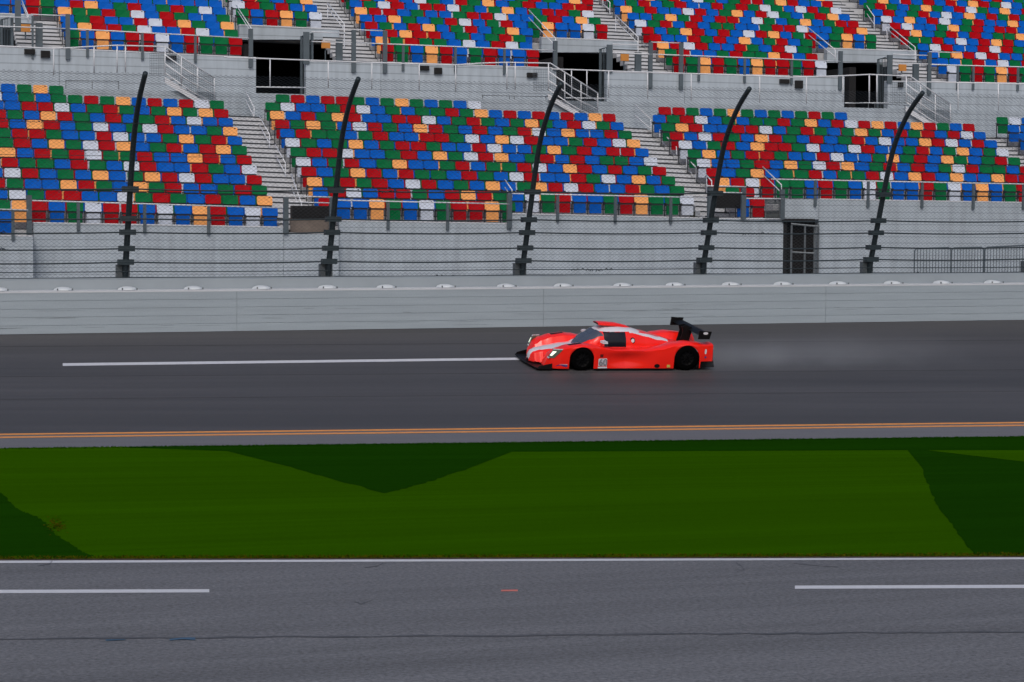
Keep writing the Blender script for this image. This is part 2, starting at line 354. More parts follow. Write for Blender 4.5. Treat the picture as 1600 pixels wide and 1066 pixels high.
for i in range(70):
    d0 = random.uniform(DA, DB); zc_ = random.choice([.12, .2, .33, .41, .55, .62]) + random.uniform(-.04, .04); L_ = random.uniform(.2, 1.6); h_ = random.uniform(.004, .011); sl_ = random.uniform(-.02, .02)
    mb.face([wp(d0, -.002, zc_), wp(d0 + L_, -.002, zc_ + sl_), wp(d0 + L_ * .8, -.002, zc_ + sl_ * .8 + h_), wp(d0 + L_ * .2, -.002, zc_ + h_)])
o = mb.build('scuff_mark', M_scuff, sb); o['kind'] = 'stuff'
blob = [0, 101, 202, 305, 412, 515, 607, 700, 795, 884, 977, 1059, 1147, 1228, 1315, 1400, 1477, 1557, 1640]  # pale marks along the barrier top, raised as low domes
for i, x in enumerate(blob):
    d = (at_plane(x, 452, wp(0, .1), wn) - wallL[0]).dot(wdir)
    br = empty('barrier_dome', wp(d, .3, HB), None, 'dome', 'pale domes along the barrier top')
    br['label'] = 'pale bracket on the barrier top, %s from the left' % ['first', 'second', 'third', 'fourth', 'fifth', 'sixth', 'seventh', 'eighth', 'ninth', 'tenth', 'eleventh', 'twelfth', 'thirteenth', 'fourteenth', 'fifteenth', 'sixteenth', 'seventeenth', 'eighteenth', 'nineteenth'][i]
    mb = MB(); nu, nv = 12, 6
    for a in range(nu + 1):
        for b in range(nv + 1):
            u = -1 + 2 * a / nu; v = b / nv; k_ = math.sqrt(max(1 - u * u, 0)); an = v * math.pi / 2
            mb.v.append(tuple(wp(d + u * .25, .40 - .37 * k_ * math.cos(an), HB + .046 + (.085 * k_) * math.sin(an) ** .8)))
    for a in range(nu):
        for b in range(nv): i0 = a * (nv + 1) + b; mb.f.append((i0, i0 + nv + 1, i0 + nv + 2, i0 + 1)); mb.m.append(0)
    mb.build('wedge', M_dome, br, True)
    mb = MB(); prism(d - .20, d - .17, [(.02, HB + .052), (.02, HB + .1), (.05, HB + .1), (.05, HB + .052)], 0, mb); prism(d + .17, d + .20, [(.02, HB + .052), (.02, HB + .1), (.05, HB + .1), (.05, HB + .052)], 0, mb); mb.build('bolt', M_galv, br)
# ------------------------------------------------------------------ catch fence
PROF = [(0, 0), (.10, .3), (.32, .9), (.79, 2.22), (1.16, 3.18), (1.52, 3.84), (2.16, 4.55), (2.92, 5.08)]
FO = .82
post_d = [(at_plane(x, y, wp(0, FO), wn) - wallL[0]).dot(wdir) for x, y in ((195, 431), (512, 429), (815, 429), (1097, 426), (1357, 421))]
st = (post_d[-1] - post_d[0]) / 4; print('post spacing', st, 'HB', HB, 'HC', HC)
alld = [post_d[0] - 2 * st, post_d[0] - st] + post_d + [post_d[-1] + st, post_d[-1] + 2 * st]
def fp(d, L, h, e=0.): return wp(d, FO - L - e, HC + h)
def prof_at(h):
    for i in range(len(PROF) - 1):
        if PROF[i + 1][1] >= h: t = (h - PROF[i][1]) / (PROF[i + 1][1] - PROF[i][1]); return PROF[i][0] + (PROF[i + 1][0] - PROF[i][0]) * t
    return PROF[-1][0]
CAB = [.02, .17, .41, .76, 1.18, 1.53, 2.28]
POSN = ['beyond the left edge', 'just outside the left edge', 'leftmost in the photo', 'second from the left, beside the stair foot', 'middle one, above the car', 'fourth from the left, beside the aisle', 'rightmost, beside the steel doorway', 'just past the right edge', 'beyond the right edge']
for i, d in enumerate(alld):
    if i in (0, 8): continue
    r0 = fp(d, 0, 0)
    po = empty('fence_post', r0, 'dark curved catch fence post on the wall, ' + POSN[i], 'fence post', 'curved posts of the catch fence')
    pts = []; 
    for k in range(25):
        u = k / 24 * (len(PROF) - 1); a = min(int(u), len(PROF) - 2); t = u - a; 
        p0, p1, p2, p3 = PROF[max(a - 1, 0)], PROF[a], PROF[a + 1], PROF[min(a + 2, len(PROF) - 1)]
        cr = lambda j: .5 * (2 * p1[j] + (p2[j] - p0[j]) * t + (2 * p0[j] - 5 * p1[j] + 4 * p2[j] - p3[j]) * t * t + (3 * p1[j] - p0[j] - 3 * p2[j] + p3[j]) * t ** 3)
        pts.append(fp(d, cr(0), cr(1)))
    MB().tube(pts, [.084 - .018 * k / 24 for k in range(25)], 10).build('pole', M_fence, po, True)
    for h in CAB[2:]:
        L = prof_at(h); c = fp(d, L, h); mb = MB(); q = []
        for (dd, hh) in ((-.2, -.07), (.2, -.07), (.2, .07), (-.2, .07)): q.append((dd, hh))
        mb.hexa([fp(d + dd, L, h + hh, -.11) for dd, hh in q], [fp(d + dd, L, h + hh, .11) for dd, hh in q]); mb.build('cable_clamp', M_fence, po)
    mb = MB(); q = [(-.22, 0), (.12, 0), (.12, .34), (-.22, .34)]
    mb.hexa([fp(d + dd, 0, hh, -.12) for dd, hh in q], [fp(d + dd, 0, hh, .05) for dd, hh in q]); mb.build('base_bracket', M_galv, po)
cfz = empty('catch_fence', fp(post_d[0], 0, 0), 'dark chain link catch fence with steel cables curving over the track wall', 'fence')
for ci, h in enumerate(CAB):
    L = prof_at(h); pts = []
    for a, b in zip(alld[:-1], alld[1:]):
        for k in range(6):
            t = k / 6; sag = .035 * 4 * t * (1 - t) * (1 if ci > 1 else .4); pts.append(fp(a + (b - a) * t, L, h - sag, .1))
    MB().tube(pts, .020 if ci > 1 else .012, 5).build('steel_cable', M_fence, cfz)
for h in (3.1, 3.9):
    L = prof_at(h); MB().tube([fp(alld[0], L, h, .1), fp(alld[-1], L, h, .1)], .006, 4).build('steel_cable', M_wire, cfz)
# chain link: two families of slanted wires bent to the fence profile
arc = [0.]
for i in range(1, len(PROF)): arc.append(arc[-1] + math.hypot(PROF[i][0] - PROF[i - 1][0], PROF[i][1] - PROF[i - 1][1]))
def on_arc(s):
    for i in range(len(arc) - 1):
        if arc[i + 1] >= s or i == len(arc) - 2: t = (s - arc[i]) / (arc[i + 1] - arc[i]); return (PROF[i][0] + (PROF[i + 1][0] - PROF[i][0]) * t, PROF[i][1] + (PROF[i + 1][1] - PROF[i][1]) * t)
ST = arc[-1]; pitch = .135; slope = 1.35; V_, F_ = [], []
base_w = np.array(wp(0, 0)); wdn = np.array(wd) / WLEN; wnn = np.array(wn)
wr = .0028
stops = sorted(set(arc))
for sg in (1, -1):
    d = alld[0] - ST * slope
    while d < alld[-1] + ST * slope:
        ps = []
        for s in stops:
            dd = d + sg * s * slope
            ps.append((dd, *on_arc(s)))
        for (a, b) in zip(ps[:-1], ps[1:]):
            if max(a[0], b[0]) > alld[-1] or min(a[0], b[0]) < alld[0]: continue
            q = []
            for (dd, L, h) in (a, b):
                q += [fp(dd, L, h - wr, .08), fp(dd, L, h + wr, .08), fp(dd, L, h, .08 + wr * 1.6)]
            n0 = len(V_); V_ += [tuple(x) for x in q]
            F_ += [(n0, n0 + 3, n0 + 4, n0 + 1), (n0 + 1, n0 + 4, n0 + 5, n0 + 2), (n0 + 2, n0 + 5, n0 + 3, n0)]
        d += pitch
mb = MB(); mb.v = V_; mb.f = F_; mb.m = [0] * len(F_); mb.build('chain_link_mesh', M_wire, cfz)
# twisted wire ends hanging on the cables here and there
for (px0, px1, ci) in ((592, 625, 6), (675, 722, 0), (895, 962, 1), (1163, 1206, 4), (2, 10, 4), (2, 10, 3), (1425, 1440, 0)):
    h = CAB[ci]; L = prof_at(h); d0 = (at_plane(px0, 400, fp(0, L, 0, .1), wn) - wallL[0]).dot(wdir); d1 = (at_plane(px1, 400, fp(0, L, 0, .1), wn) - wallL[0]).dot(wdir); n_ = max(2, int((px1 - px0) / 7))
    for i in range(n_):
        d = d0 + (d1 - d0) * (i + random.uniform(-.2, .2)) / n_; hh = h - .02 + random.uniform(-.02, .03)
        MB().tube([fp(d - .05, L, hh - .03, .12), fp(d, L, hh + .02, .13), fp(d + .05, L, hh - .02, .12)], .012, 4).build('wire_tie', M_fence, cfz)
# ------------------------------------------------------------------ seating blocks: fitted seat grids
G = {'A': (6.28, 66, 5.11, -.0161, .522, .327, .813), 'B': (14.87, 66.4, 5.28, -0.0105, 0.524, 0.328, 0.818), 'C': (28.49, 68.0, 6.09, -0.0056, 0.530, 0.329, 0.823),
     'P': (8.69, 78.5, 11.09, -.0128, .515, .333, .80), 'Q': (15.20, 81.7, 12.33, -.0129, .547, .353, .80), 'R': (19.86, 78.5, 10.94, -.0069, .549, .336, .808),
     'T': (31.09, 78.5, 10.82, .0004, .531, .342, .809), 'W': (42.56, 78.5, 10.80, .0016, .536, .344, .812)}
def gp(k, r, c):   # top front left corner of seat (row r up, column c)
    t, n, z, sl_, w_, h, d = G[k]; return Vector((t + c * w_, n + r * d, z + c * w_ * sl_ + r * h))
def tr(k, r, c, dn=0., dz=0.): p = gp(k, r, c); return Vector((p.x, p.y + dn, p.z - .80 + dz))
ROWS = {}
def rows(k, d):
    for r, (c0, s) in d.items():
        ROWS.setdefault(k, {}).setdefault(r, {}).update({c0 + i: ch for i, ch in enumerate(s)})
rows('A', {12: (0, 'BGOG'), 11: (-1, 'WBGBGGRGOBRBRWG'), 10: (-1, 'BBRRWBGRGBGOGOR'), 9: (-1, 'RGBORGBRBGRBWBB'), 8: (-1, 'RBORBGWBGWRBBGO'), 7: (-1, 'GRRGBBRWBBGOGRB'),
  6: (-1, 'GRBOGWROBGRBROG'), 5: (-1, 'OBRGRWGGRBBORBR'), 4: (-2, 'BRGGBRGBWRBBRGBW'), 3: (-2, 'BWRBGBOBGORWRBBR'), 2: (-2, 'RGBBORGBOGRBBGRG'), 1: (-2, 'BWGRRBBWGRGBRGBO'), 0: (-2, 'GORBGWRRBWBORBWB'), -1: (-4, 'RGB')})
rows('B', {11: (1, 'GRBRRGBGOGBGBW'), 10: (0, 'GWBBGRWBGBGGRGOBRBRBRBOR'), 9: (0, 'OBRGORBBRRWBGRGBGOGBRWGB'), 8: (0, 'RGOGBWRGBORGBRBGRWBOBBRG'), 7: (0, 'BRGGBGRBBRRGWBOWRBBGRBWO'),
  6: (0, 'WGBGOBGRRGBBRWBBGOGRBRRB'), 5: (0, 'GRRWBBGRBOGWROBGRBRBGGBW'), 4: (0, 'WBGRBGOBBGRBGGRWBORBRBGR'), 3: (0, 'RBGORBRGGBRGBWRBBRGWBOBG'), 2: (0, 'OGRGRBWRBGBOBGORWRBBRGBG'), 1: (0, 'BRWBRRGBRORGBWGRBBGROGGW'), 0: (0, 'RBBOGBWGRROG')})
rows('C', {8: (1, 'RRGBGOGBGBGRGB'), 7: (0, 'BGRWBGBGGRGOBRWRORBORGBR'), 6: (0, 'GORBBRRWBGRGBGOGBRGRBRWB'), 5: (0, 'RBWRGBORGBRBGRBWBBORWBRB'), 4: (0, 'WBGRBORRGWBBWRBBGRBGOBGW'),
  3: (0, 'GOBGRRGBBRWBBGOGRBOGBGRG'), 2: (0, 'WBBGRBOGWROBGRBRBGWRGGBRB'), 1: (0, 'RBGOBGGRBGGRWBORBOBBORRGB'), 0: (0, 'ORWRGGBRGBWGBBRGWBOBGRBG'), -1: (0, 'GR'), -2: (0, 'BR')})
Dm = 26.5
for r, s in {8: 'GWBRG', 7: 'BBRGO', 6: 'BGWBR', 5: 'RBGOB', 4: 'GBRWG', 3: 'BOGRB'}.items():
    ROWS['C'][r].update({Dm + i: ch for i, ch in enumerate(s)})
rows('P', {0: (0, 'GBOBRRWBRGGR'), 1: (0, 'BORRGWBBRWBG'), 2: (0, 'BGRBBRWROGBO'), 3: (0, 'OGGRGWBRGBBG'), 4: (-4, 'BBRGBROBGRBGRGWB'), 5: (-4, 'GRBOBBBBBBBBBBBB'), 6: (-4, 'BGROGBRWGBRGOBRG')})
rows('Q', {0: (0, 'GBROGW'), 1: (0, 'WRGRBB'), 2: (0, 'WRGBGO'), 3: (0, 'GBOBRG')})
rows('R', {0: (0, 'RGBORBGRBBR'), 1: (0, 'OGRGGBWBRWB'), 2: (0, 'BRORRBGBGRG'), 3: (0, 'RGBROBGRBGOB'), 4: (0, 'BBOGBGRWBGRBGOBBWR'), 5: (0, 'ORRBGBBGRRWBBGRBOG'), 6: (0, 'BGWRBRRWGBGOBGRRGW'), 7: (0, 'GRBRBWGBRGOBGRBBRR'), 8: (0, 'RBGOBRGBWGBRBGRGBOR'), 9: (0, 'BGRBOGBRBGRWBGRBGB')})
rows('T', {0: (0, 'RGORGBORRGRW'), 1: (0, 'GRBBGRGGORBR'), 2: (0, 'ORWRBBRGBRWG'), 3: (0, 'RBBRGRBOBGRBG'), 4: (0, 'RBGORBRBWROBGRBGOBG'), 5: (0, 'WGRBRBGGBBGRRWBBGRO'), 6: (0, 'BBGOGRBRRBWGBGOBGRR'),
  7: (0, 'OGRBBWRBGOBRWGBGROB'), 8: (0, 'BGRBGRBBRGRGWGBWRGW'), 9: (0, 'GRBOGRBWGBGRRGORBBR'), 10: (0, 'RBGBRGOBGRBGWBRGBGO')})
rows('W', {0: (0, 'WGRGORGB'), 1: (0, 'BBGRBWGRB'), 2: (0, 'BGORWRBBRG'), 3: (0, 'BWRBBRWRGBO'), 4: (0, 'GGRBWBRORBGR'), 5: (0, 'ROBGRBRBGGOB'), 6: (0, 'RWBBGOGRBRRBG'), 7: (0, 'WBOBRWBGRBBOBR'), 8: (0, 'BRBGRBWBOBRGRGB'),
  9: (0, 'GRGBGOGBRWGBOBRG'), 10: (1, 'GOBRBRBRBORGWBGR'), 11: (1, 'BRGWBGRBOGRBRBGO'), 12: (1, 'GBRBGOBRGBWRBGRB')})
# ---- terraces: stepped concrete under every row
def slab(mb, A, B, dpt, rise, under=.35, nose=.03):
    # A,B front edge (left,right) at tread level; dpt depth, rise = step height at the front
    a0, b0 = A.copy(), B.copy(); a1, b1 = A + Vector((0, dpt, 0)), B + Vector((0, dpt, 0)); lo = Vector((0, 0, -rise - .02))
    mb.hexa([a0 + lo, b0 + lo, b1 + lo, a1 + lo], [a0, b0, b1, a1], 1, 0)
    e = Vector((0, -.004, 0)); mb.face([a0 + e + Vector((0, 0, -nose)), b0 + e + Vector((0, 0, -nose)), b0 + e, a0 + e], 2)
stA = empty('lower_grandstand', (14, 66, 2.4), 'lower concrete grandstand with board marked front wall behind the catch fence', 'grandstand')
stU = empty('upper_grandstand', (14, 78, 8.8), 'upper concrete grandstand with boarded wall and dark doorways at the top', 'grandstand')
FN = .45
def terrace(k, rr, parent):
    mb = MB(); t, n, z, sl_, w_, h, d = G[k]
    for r, (c0, c1) in rr.items(): slab(mb, tr(k, r, c0, -FN), tr(k, r, c1, -FN), d + .01, h)
    mb.build('terrace', [M_tread, M_riser, M_nose], parent)
terrace('A', {r: (-6 if r > 0 else -2, 14) for r in range(0, 12)}, stA)
terrace('A', {-1: (-9, -1), 12: (-6, 4)}, stA)
terrace('B', {**{r: (0, 24) for r in range(1, 11)}, 0: (0, 12), 11: (.6, 15)}, stA)
terrace('C', {**{r: (0, 24) for r in range(1, 8)}, 0: (0, 32), 8: (1, 15), -1: (0, 2.2), -2: (0, 2.2)}, stA)
terrace('C', {r: (Dm, 33) for r in range(1, 9)}, stA)
terrace('P', {**{r: (0, 12) for r in range(0, 4)}, **{r: (-6, 12) for r in range(4, 8)}}, stU)
terrace('Q', {r: (0, 6) for r in range(0, 5)}, stU)
terrace('R', {**{r: (0, 11 if r < 3 else 12) for r in range(0, 4)}, **{r: (0, 18) for r in range(4, 11)}}, stU)
terrace('T', {**{r: (0, 12 if r < 3 else 13) for r in range(0, 4)}, **{r: (0, 19) for r in range(4, 12)}}, stU)
terrace('W', {**{r: (0, 18) for r in range(0, 14)}}, stU)
def stairs(kl, cl, rl, kr, cr_, r0, r1, parent, off_l=0, wl=None):
    """steps in the aisle between block kl (right edge col cl) and block kr (left edge col cr_), rows r0..r1 of kr; rl = row offset of kl"""
    mb = MB(); k = 2; hr = G[kr][5] / k; dr = G[kr][6] / k
    for i in range(int((r1 - r0) * k)):
        r = r0 + i / k
        Bp = tr(kr, r, cr_, -FN - dr * 0, .0); Bp.x -= .02
        if wl is None: Ap = tr(kl, r + rl, cl, -FN); Ap.x += .02; Ap.y = Bp.y + (0)
        else: Ap = Bp + Vector((-wl, 0, wl * .012))
        slab(mb, Ap, Bp, dr + .01, hr, nose=.045)
    mb.build('stair_flight', [M_curb, M_riser, M_nose], parent)
stairs('A', 14, 1, 'B', 0, 0, 11.5, stA); stairs('B', 24, 3, 'C', 0, -2., 8.5, stA); stairs('C', 24, 0, 'C', Dm, .5, 8.5, stA)
stairs('Q', 6, -4, 'R', 0, .5, 10, stU, wl=1.55); stairs('R', 18, 0, 'T', 0, .5, 11, stU, wl=1.45); stairs('T', 19, 0, 'W', 0, .5, 13, stU, wl=1.5)
stairs('P', 0, 0, 'P', 0, .5, 4, stU, wl=1.55)
# ---- lower front walls (segments seen in the photo), 0.3 thick, standing on the concourse
ZG = 2.3
def px_t(x, y, n): p = at_n(x, y, n); return p.x, p.z
def fwall(x0, y0, x1, y1, n=65.4, zb=ZG, th=.28, parent=stA, hole=None, name='front_wall', m_=None):
    (t0, z0), (t1, z1) = px_t(x0, y0, n), px_t(x1, y1, n); mb = MB()
    mb.hexa([(t0, n, zb), (t1, n, zb), (t1, n + th, zb), (t0, n + th, zb)], [(t0, n, z0), (t1, n, z1), (t1, n + th, z1), (t0, n + th, z0)], 0)
    mb.build(name, m_ or M_conc, parent)
    mb = MB(); mb.hexa([(t0, n - .012, z0 + .001), (t1, n - .012, z1 + .001), (t1, n + th + .01, z1 + .001), (t0, n + th + .01, z0 + .001)], [(t0, n - .012, z0 + .035), (t1, n - .012, z1 + .035), (t1, n + th + .01, z1 + .035), (t0, n + th + .01, z0 + .035)])
    mb.build('wall_coping', M_curb, parent)
NA, NB, NC0, NC = 65.4, 65.8, 65.75, 65.75
fwall(-220, 366, 51.5, 370, 64.55); fwall(52.2, 349, 443, 356); fwall(443.6, 365, 529.4, 366); fwall(530, 345.5, 797, 350.5, NB); fwall(797.5, 334.5, 1112, 342, NB + .003); fwall(1112.5, 342, 1224, 343, NC0)
fwall(1280, 312, 1760, 320, NC)
def boxpx(x0, y0, x1, y1, n, th, parent, name, m_):
    (t0, z0), (t1, z1) = px_t(x0, y1, n), px_t(x1, y0, n); mb = MB().box((t0, n, z0), (t1, n + th, z1)); return mb.build(name, m_, parent)
boxpx(1224.5, 311.5, 1279.5, 342.5, NC, .28, stA, 'door_header', M_conc); (tj, zj) = px_t(1224.5, 343, NC); (tk, _) = px_t(1230, 343, NC)
MB().box((tj, NC, ZG), (tk, NC + .28, zj)).build('door_jamb', M_black, stA)
(t0, z0) = px_t(1230, 343, NC); (t1, _) = px_t(1279.5, 343, NC)
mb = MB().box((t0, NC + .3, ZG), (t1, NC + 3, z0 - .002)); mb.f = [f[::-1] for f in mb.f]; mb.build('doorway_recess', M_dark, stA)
boxpx(1223, 342, 1273, 347.5, NC - .07, .06, stA, 'door_lintel', M_black)
# side returns closing the terraces
def quadwall(p, name, m_, parent, th=Vector((.12, 0, 0))):
    lo = [Vector(q) for q in p]; hi = [q + th for q in lo]; MB().hexa(lo, hi).build(name, m_, parent)
for nn0, nn1, xx, yy in ((64.84, 65.4, 51.5, 372),):
    q = at_n(xx, yy, nn1); quadwall([(q.x - .13, nn0, ZG), (q.x - .13, nn1 - .003, ZG), (q.x - .13, nn1 - .003, q.z), (q.x - .13, nn0, q.z)], 'side_wall', M_conc, stA)
p0_, p1_ = tr('C', 0, 2.3, 0, -.06), tr('C', 0, 32, 0, -.06)
MB().hexa([(p0_.x, 66.05, p0_.z - .2), (p1_.x, 66.05, p1_.z - .2), (p1_.x, 67.54, p1_.z - .2), (p0_.x, 67.54, p0_.z - .2)], [(p0_.x, 66.05, p0_.z), (p1_.x, 66.05, p1_.z), (p1_.x, 67.54, p1_.z), (p0_.x, 67.54, p0_.z)]).build('front_landing', M_tread, stA)
# concourse slab and walkway
mb = MB().box((-40, 62.5, ZG - .3), (90, 90, ZG)); struct(mb, 'concourse_pavement', M_tread)
wz = tr('A', 12, 0).z + .40
# back of lower block: low wall up to the walkway, then the walkway slab
def backwall(k, r, c0, c1, zt):
    a, b = tr(k, r, c0, G[k][6] - FN + .005), tr(k, r, c1, G[k][6] - FN + .005)
    mb = MB().hexa([a, b, b + Vector((0, .12, 0)), a + Vector((0, .12, 0))], [(a.x, a.y, zt), (b.x, b.y, zt), (b.x, b.y + .12, zt), (a.x, a.y + .12, zt)]); mb.build('back_wall', M_conc, stA)
WZ = 8.95
for (xa, xb, bn) in ((-8, 15.0, 76.18), (15.001, 52, 76.18)):
    MB().box((xa, bn, 6.5), (xb, bn + .12, WZ + .001)).build('back_wall', M_conc, stA); MB().box((xa, bn + .121, WZ - .3), (xb, 78.3, WZ)).build('walkway_slab', M_tread, stA)
z8 = tr('C', 8, 1).z
MB().box((tr('C', 0, -2.4).x, 74.97, z8 - .25), (52, 76.17, z8 - .01)).build('back_terrace', M_tread, stA); MB().box((14.9, 75.8, tr('B', 11, 1).z - .25), (tr('C', 0, -2.45).x, 76.17, tr('B', 11, 1).z - .01)).build('back_terrace', M_tread, stA)
# ---- upper front wall with doorway gaps; n = 78
UN = 78.0
def uwall(x0, y0, x1, y1): fwall(x0, y0, x1, y1, UN, WZ - .2, .3, stU, name='front_wall', m_=M_concu)
uwall(-220, 68, 92, 76.5); uwall(92.6, 76.5, 400, 91); uwall(478, 96.5, 595, 98.5); uwall(595.6, 98, 869.5, 107); uwall(948.5, 113, 1070, 116.5); uwall(1070.6, 115.5, 1319.5, 121.5); uwall(1387, 127.5, 1760, 133.5)
def vomitory(xa, xb, ytop, ybot, k, r, ca, cb, xl, xr_, yl):
    """dark doorway: pit between the walls, lintel wall under block k, deep dark room behind"""
    ta, zb_ = px_t(xa, ybot, UN); tb, _ = px_t(xb, ybot, UN)
    LN = gp(k, r, ca).y - FN - .35
    tl, zl_ = px_t(xl, yl, LN); tr_, zr_ = px_t(xr_, yl, LN)
    A = tr(k, r, ca, 0, .12); B = tr(k, r, cb, 0, .12); tr2 = max(tr_, B.x)
    mb = MB().hexa([(tl, LN, zl_), (tr2, LN, zr_), (tr2, LN + .28, zr_), (tl, LN + .28, zl_)], [(tl, LN, A.z), (tr2, LN, B.z), (tr2, LN + .28, B.z), (tl, LN + .28, A.z)]); mb.build('doorway_lintel', M_concu, stU)
    mb = MB().hexa([(tl, LN - .012, A.z + .001), (tr2, LN - .012, B.z + .001), (tr2, LN + .29, B.z + .001), (tl, LN + .29, A.z + .001)], [(tl, LN - .012, A.z + .04), (tr2, LN - .012, B.z + .04), (tr2, LN + .29, B.z + .04), (tl, LN + .29, A.z + .04)]); mb.build('wall_coping', M_curb, stU)
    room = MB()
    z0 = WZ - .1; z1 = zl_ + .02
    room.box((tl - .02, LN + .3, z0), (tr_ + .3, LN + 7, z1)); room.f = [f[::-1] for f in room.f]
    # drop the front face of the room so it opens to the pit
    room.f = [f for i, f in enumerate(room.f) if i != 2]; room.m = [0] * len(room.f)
    room.build('doorway_room', M_dark, stU)  # shade of the unlit room is put into its near-black colour
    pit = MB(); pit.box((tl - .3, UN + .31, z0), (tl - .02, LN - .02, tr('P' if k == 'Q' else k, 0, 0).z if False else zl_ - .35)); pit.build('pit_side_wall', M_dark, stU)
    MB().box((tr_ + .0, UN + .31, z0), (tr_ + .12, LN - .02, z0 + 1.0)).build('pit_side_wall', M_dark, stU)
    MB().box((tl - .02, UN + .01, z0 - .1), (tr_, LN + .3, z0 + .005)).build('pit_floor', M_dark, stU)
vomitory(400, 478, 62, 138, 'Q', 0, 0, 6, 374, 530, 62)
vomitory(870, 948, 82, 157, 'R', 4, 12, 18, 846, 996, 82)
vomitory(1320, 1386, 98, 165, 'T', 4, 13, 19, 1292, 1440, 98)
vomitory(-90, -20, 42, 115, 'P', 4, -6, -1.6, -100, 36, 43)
# low dark wall under doorway (step to the walkway)
# ------------------------------------------------------------------ railings
RN = [0]
def railing(name, label, top, posts=(), rails=(), r=.025, m_=None, mp=None, pr=.022, group='white railings of the grandstand', cat='railing'):
    """top: polyline of points; rails: further polylines; posts: (top point, bottom point)"""
    e = empty(name, top[0], label, cat, group)
    MB().tube(top, r, 6).build('top_rail', m_ or M_rail, e, True)
    for q in rails: MB().tube(q, r * .9, 6).build('lower_rail', m_ or M_rail, e, True)
    for a, b in posts: MB().tube([a, b], pr, 6).build('post', mp or m_ or M_rail, e, True)
    return e
def frontrail(label, x0, y0, x1, y1, xs, n, drop=.88, extra=0., big=(), rr=(), w=.045):
    """thin white top rail on dark flat posts bolted to the wall face"""
    a, b = at_n(x0, y0, n), at_n(x1, y1, n)
    e = empty('front_railing', a, label, 'railing', 'white railings of the grandstand')
    MB().tube([a, b], .022, 6).build('top_rail', M_rail, e, True)
    for (xa, ya, xb, yb) in rr: MB().tube([at_n(xa, ya, n), at_n(xb, yb, n)], .02, 6).build('lower_rail', M_rail, e, True)
    for x in xs:
        t = (x - x0) / (x1 - x0); p = a.lerp(b, t); hw = w
        MB().box((p.x - hw, n + .0, p.z - drop), (p.x + hw, n + .05, p.z - .02)).build('post', M_grail, e)
    for (x, yt, yb) in big:
        p = at_n(x, yt, n); q = at_n(x, yb, n)
        MB().box((p.x - .075, n - .02, q.z), (p.x + .075, n + .08, p.z)).build('post', M_grail, e)
ln = NA - .07
frontrail('white rail before the lowest seats at the left edge, right of frame edge', -120, 324, 44, 328.5, (-100, 20), 64.48, .85)
frontrail('white top rail in front of the lower left seating block', 50, 313.5, 442, 325, (120.5, 223, 323.5), ln, .84, big=((45.5, 305, 369), (447, 308, 365)))
frontrail('short double white rail at the foot of the first lower aisle', 450, 306, 520, 308.5, (), ln, .8, rr=((450, 315.5, 520, 317.5),), big=((519, 308, 366),))
frontrail('white top rail before the lower middle block, left of its step', 528, 313, 797, 319, (605.5, 698.5), NB - .07, .84, big=((796.5, 302, 357),))
frontrail('white top rail before the lower middle block, right of its step', 800, 302.5, 1103, 309, (870.5, 960, 1047.5), NB - .067, .84, big=((1110, 292, 345),))
frontrail('short double white rail at the foot of the second lower aisle', 1104, 290.5, 1166, 292, (), NC0 - .07, .8, rr=((1104, 300.5, 1162, 301.5),), big=((1162.5, 293, 343),))
frontrail('low white rail left of the steel doorway above the mesh panel', 1166, 310.3, 1224, 311, (), NC0 - .07, .7, rr=((1166, 342, 1224, 342.5),), big=((1223, 296, 343),))
frontrail('long white top rail before the lower right seating block', 1205, 280, 1760, 291, (1271.5, 1351.5, 1434.5, 1514.5, 1594, 1672), NC - .07, .84)
un = UN - .07
frontrail('white top rail before the upper left block beside the short stair', 108, 45, 391, 60, (136, 221, 304), un, .93, big=((106, 22, 93), (392, 45, 105)))
frontrail('white top rail before the upper second block', 570, 67.5, 868, 79, (629, 710, 787), un, .93, big=((553, 47, 113), (602, 48, 114), (868, 64, 110)))
frontrail('white top rail before the upper third block', 1012, 84.5, 1314, 96, (1091, 1162, 1236), un, .93, big=((1017, 66, 138), (1065, 67, 140), (1314, 80, 140)))
frontrail('white top rail before the upper right block', 1453, 101, 1760, 109, (1496, 1520, 1589, 1660), un, .93, big=((1453, 82, 148),))
# stair-foot double rails at the upper level
def upr(label, segs, bigs, n=un):
    e = empty('stair_foot_railing', at_n(segs[0][0], segs[0][1], n), label, 'railing', 'white railings of the grandstand')
    MB().tube([at_n(segs[0][0], segs[0][1], n), at_n(segs[0][2], segs[0][3], n)], .022, 6).build('top_rail', M_rail, e, True)
    for s_ in segs[1:]: MB().tube([at_n(s_[0], s_[1], n), at_n(s_[2], s_[3], n)], .02, 6).build('lower_rail', M_rail, e, True)
    for (x, yt, yb, hw) in bigs:
        p = at_n(x, yt, n); q = at_n(x, yb, n); MB().box((p.x - hw, n, q.z), (p.x + hw, n + .06, p.z)).build('post', M_grail, e)
upr('double white rail across the short stair at the far upper left', [(-60, 24, 48, 28), (-60, 39, 106, 45), (48, 22.5, 106, 25)], [(51, 25, 92, .035), (28, 0, 48, .1)], un + .02)
upr('double white rail right of the first dark upper doorway', [(487, 50, 540, 51.5), (487, 65, 602, 68.5), (553, 46.5, 602, 48.5)], [(479, 50, 100, .11)], un + .02)
upr('double white rail right of the second dark upper doorway', [(957, 69, 1016, 71), (957, 82.5, 1065, 87), (1017, 66, 1064, 67.5)], [(953, 70, 114, .11)], un + .02)
upr('double white rail right of the third dark upper doorway', [(1395, 85, 1452, 87), (1395, 98.5, 1500, 102), (1452, 81, 1500, 82.5)], [(1391, 86, 130, .11)], un + .02)
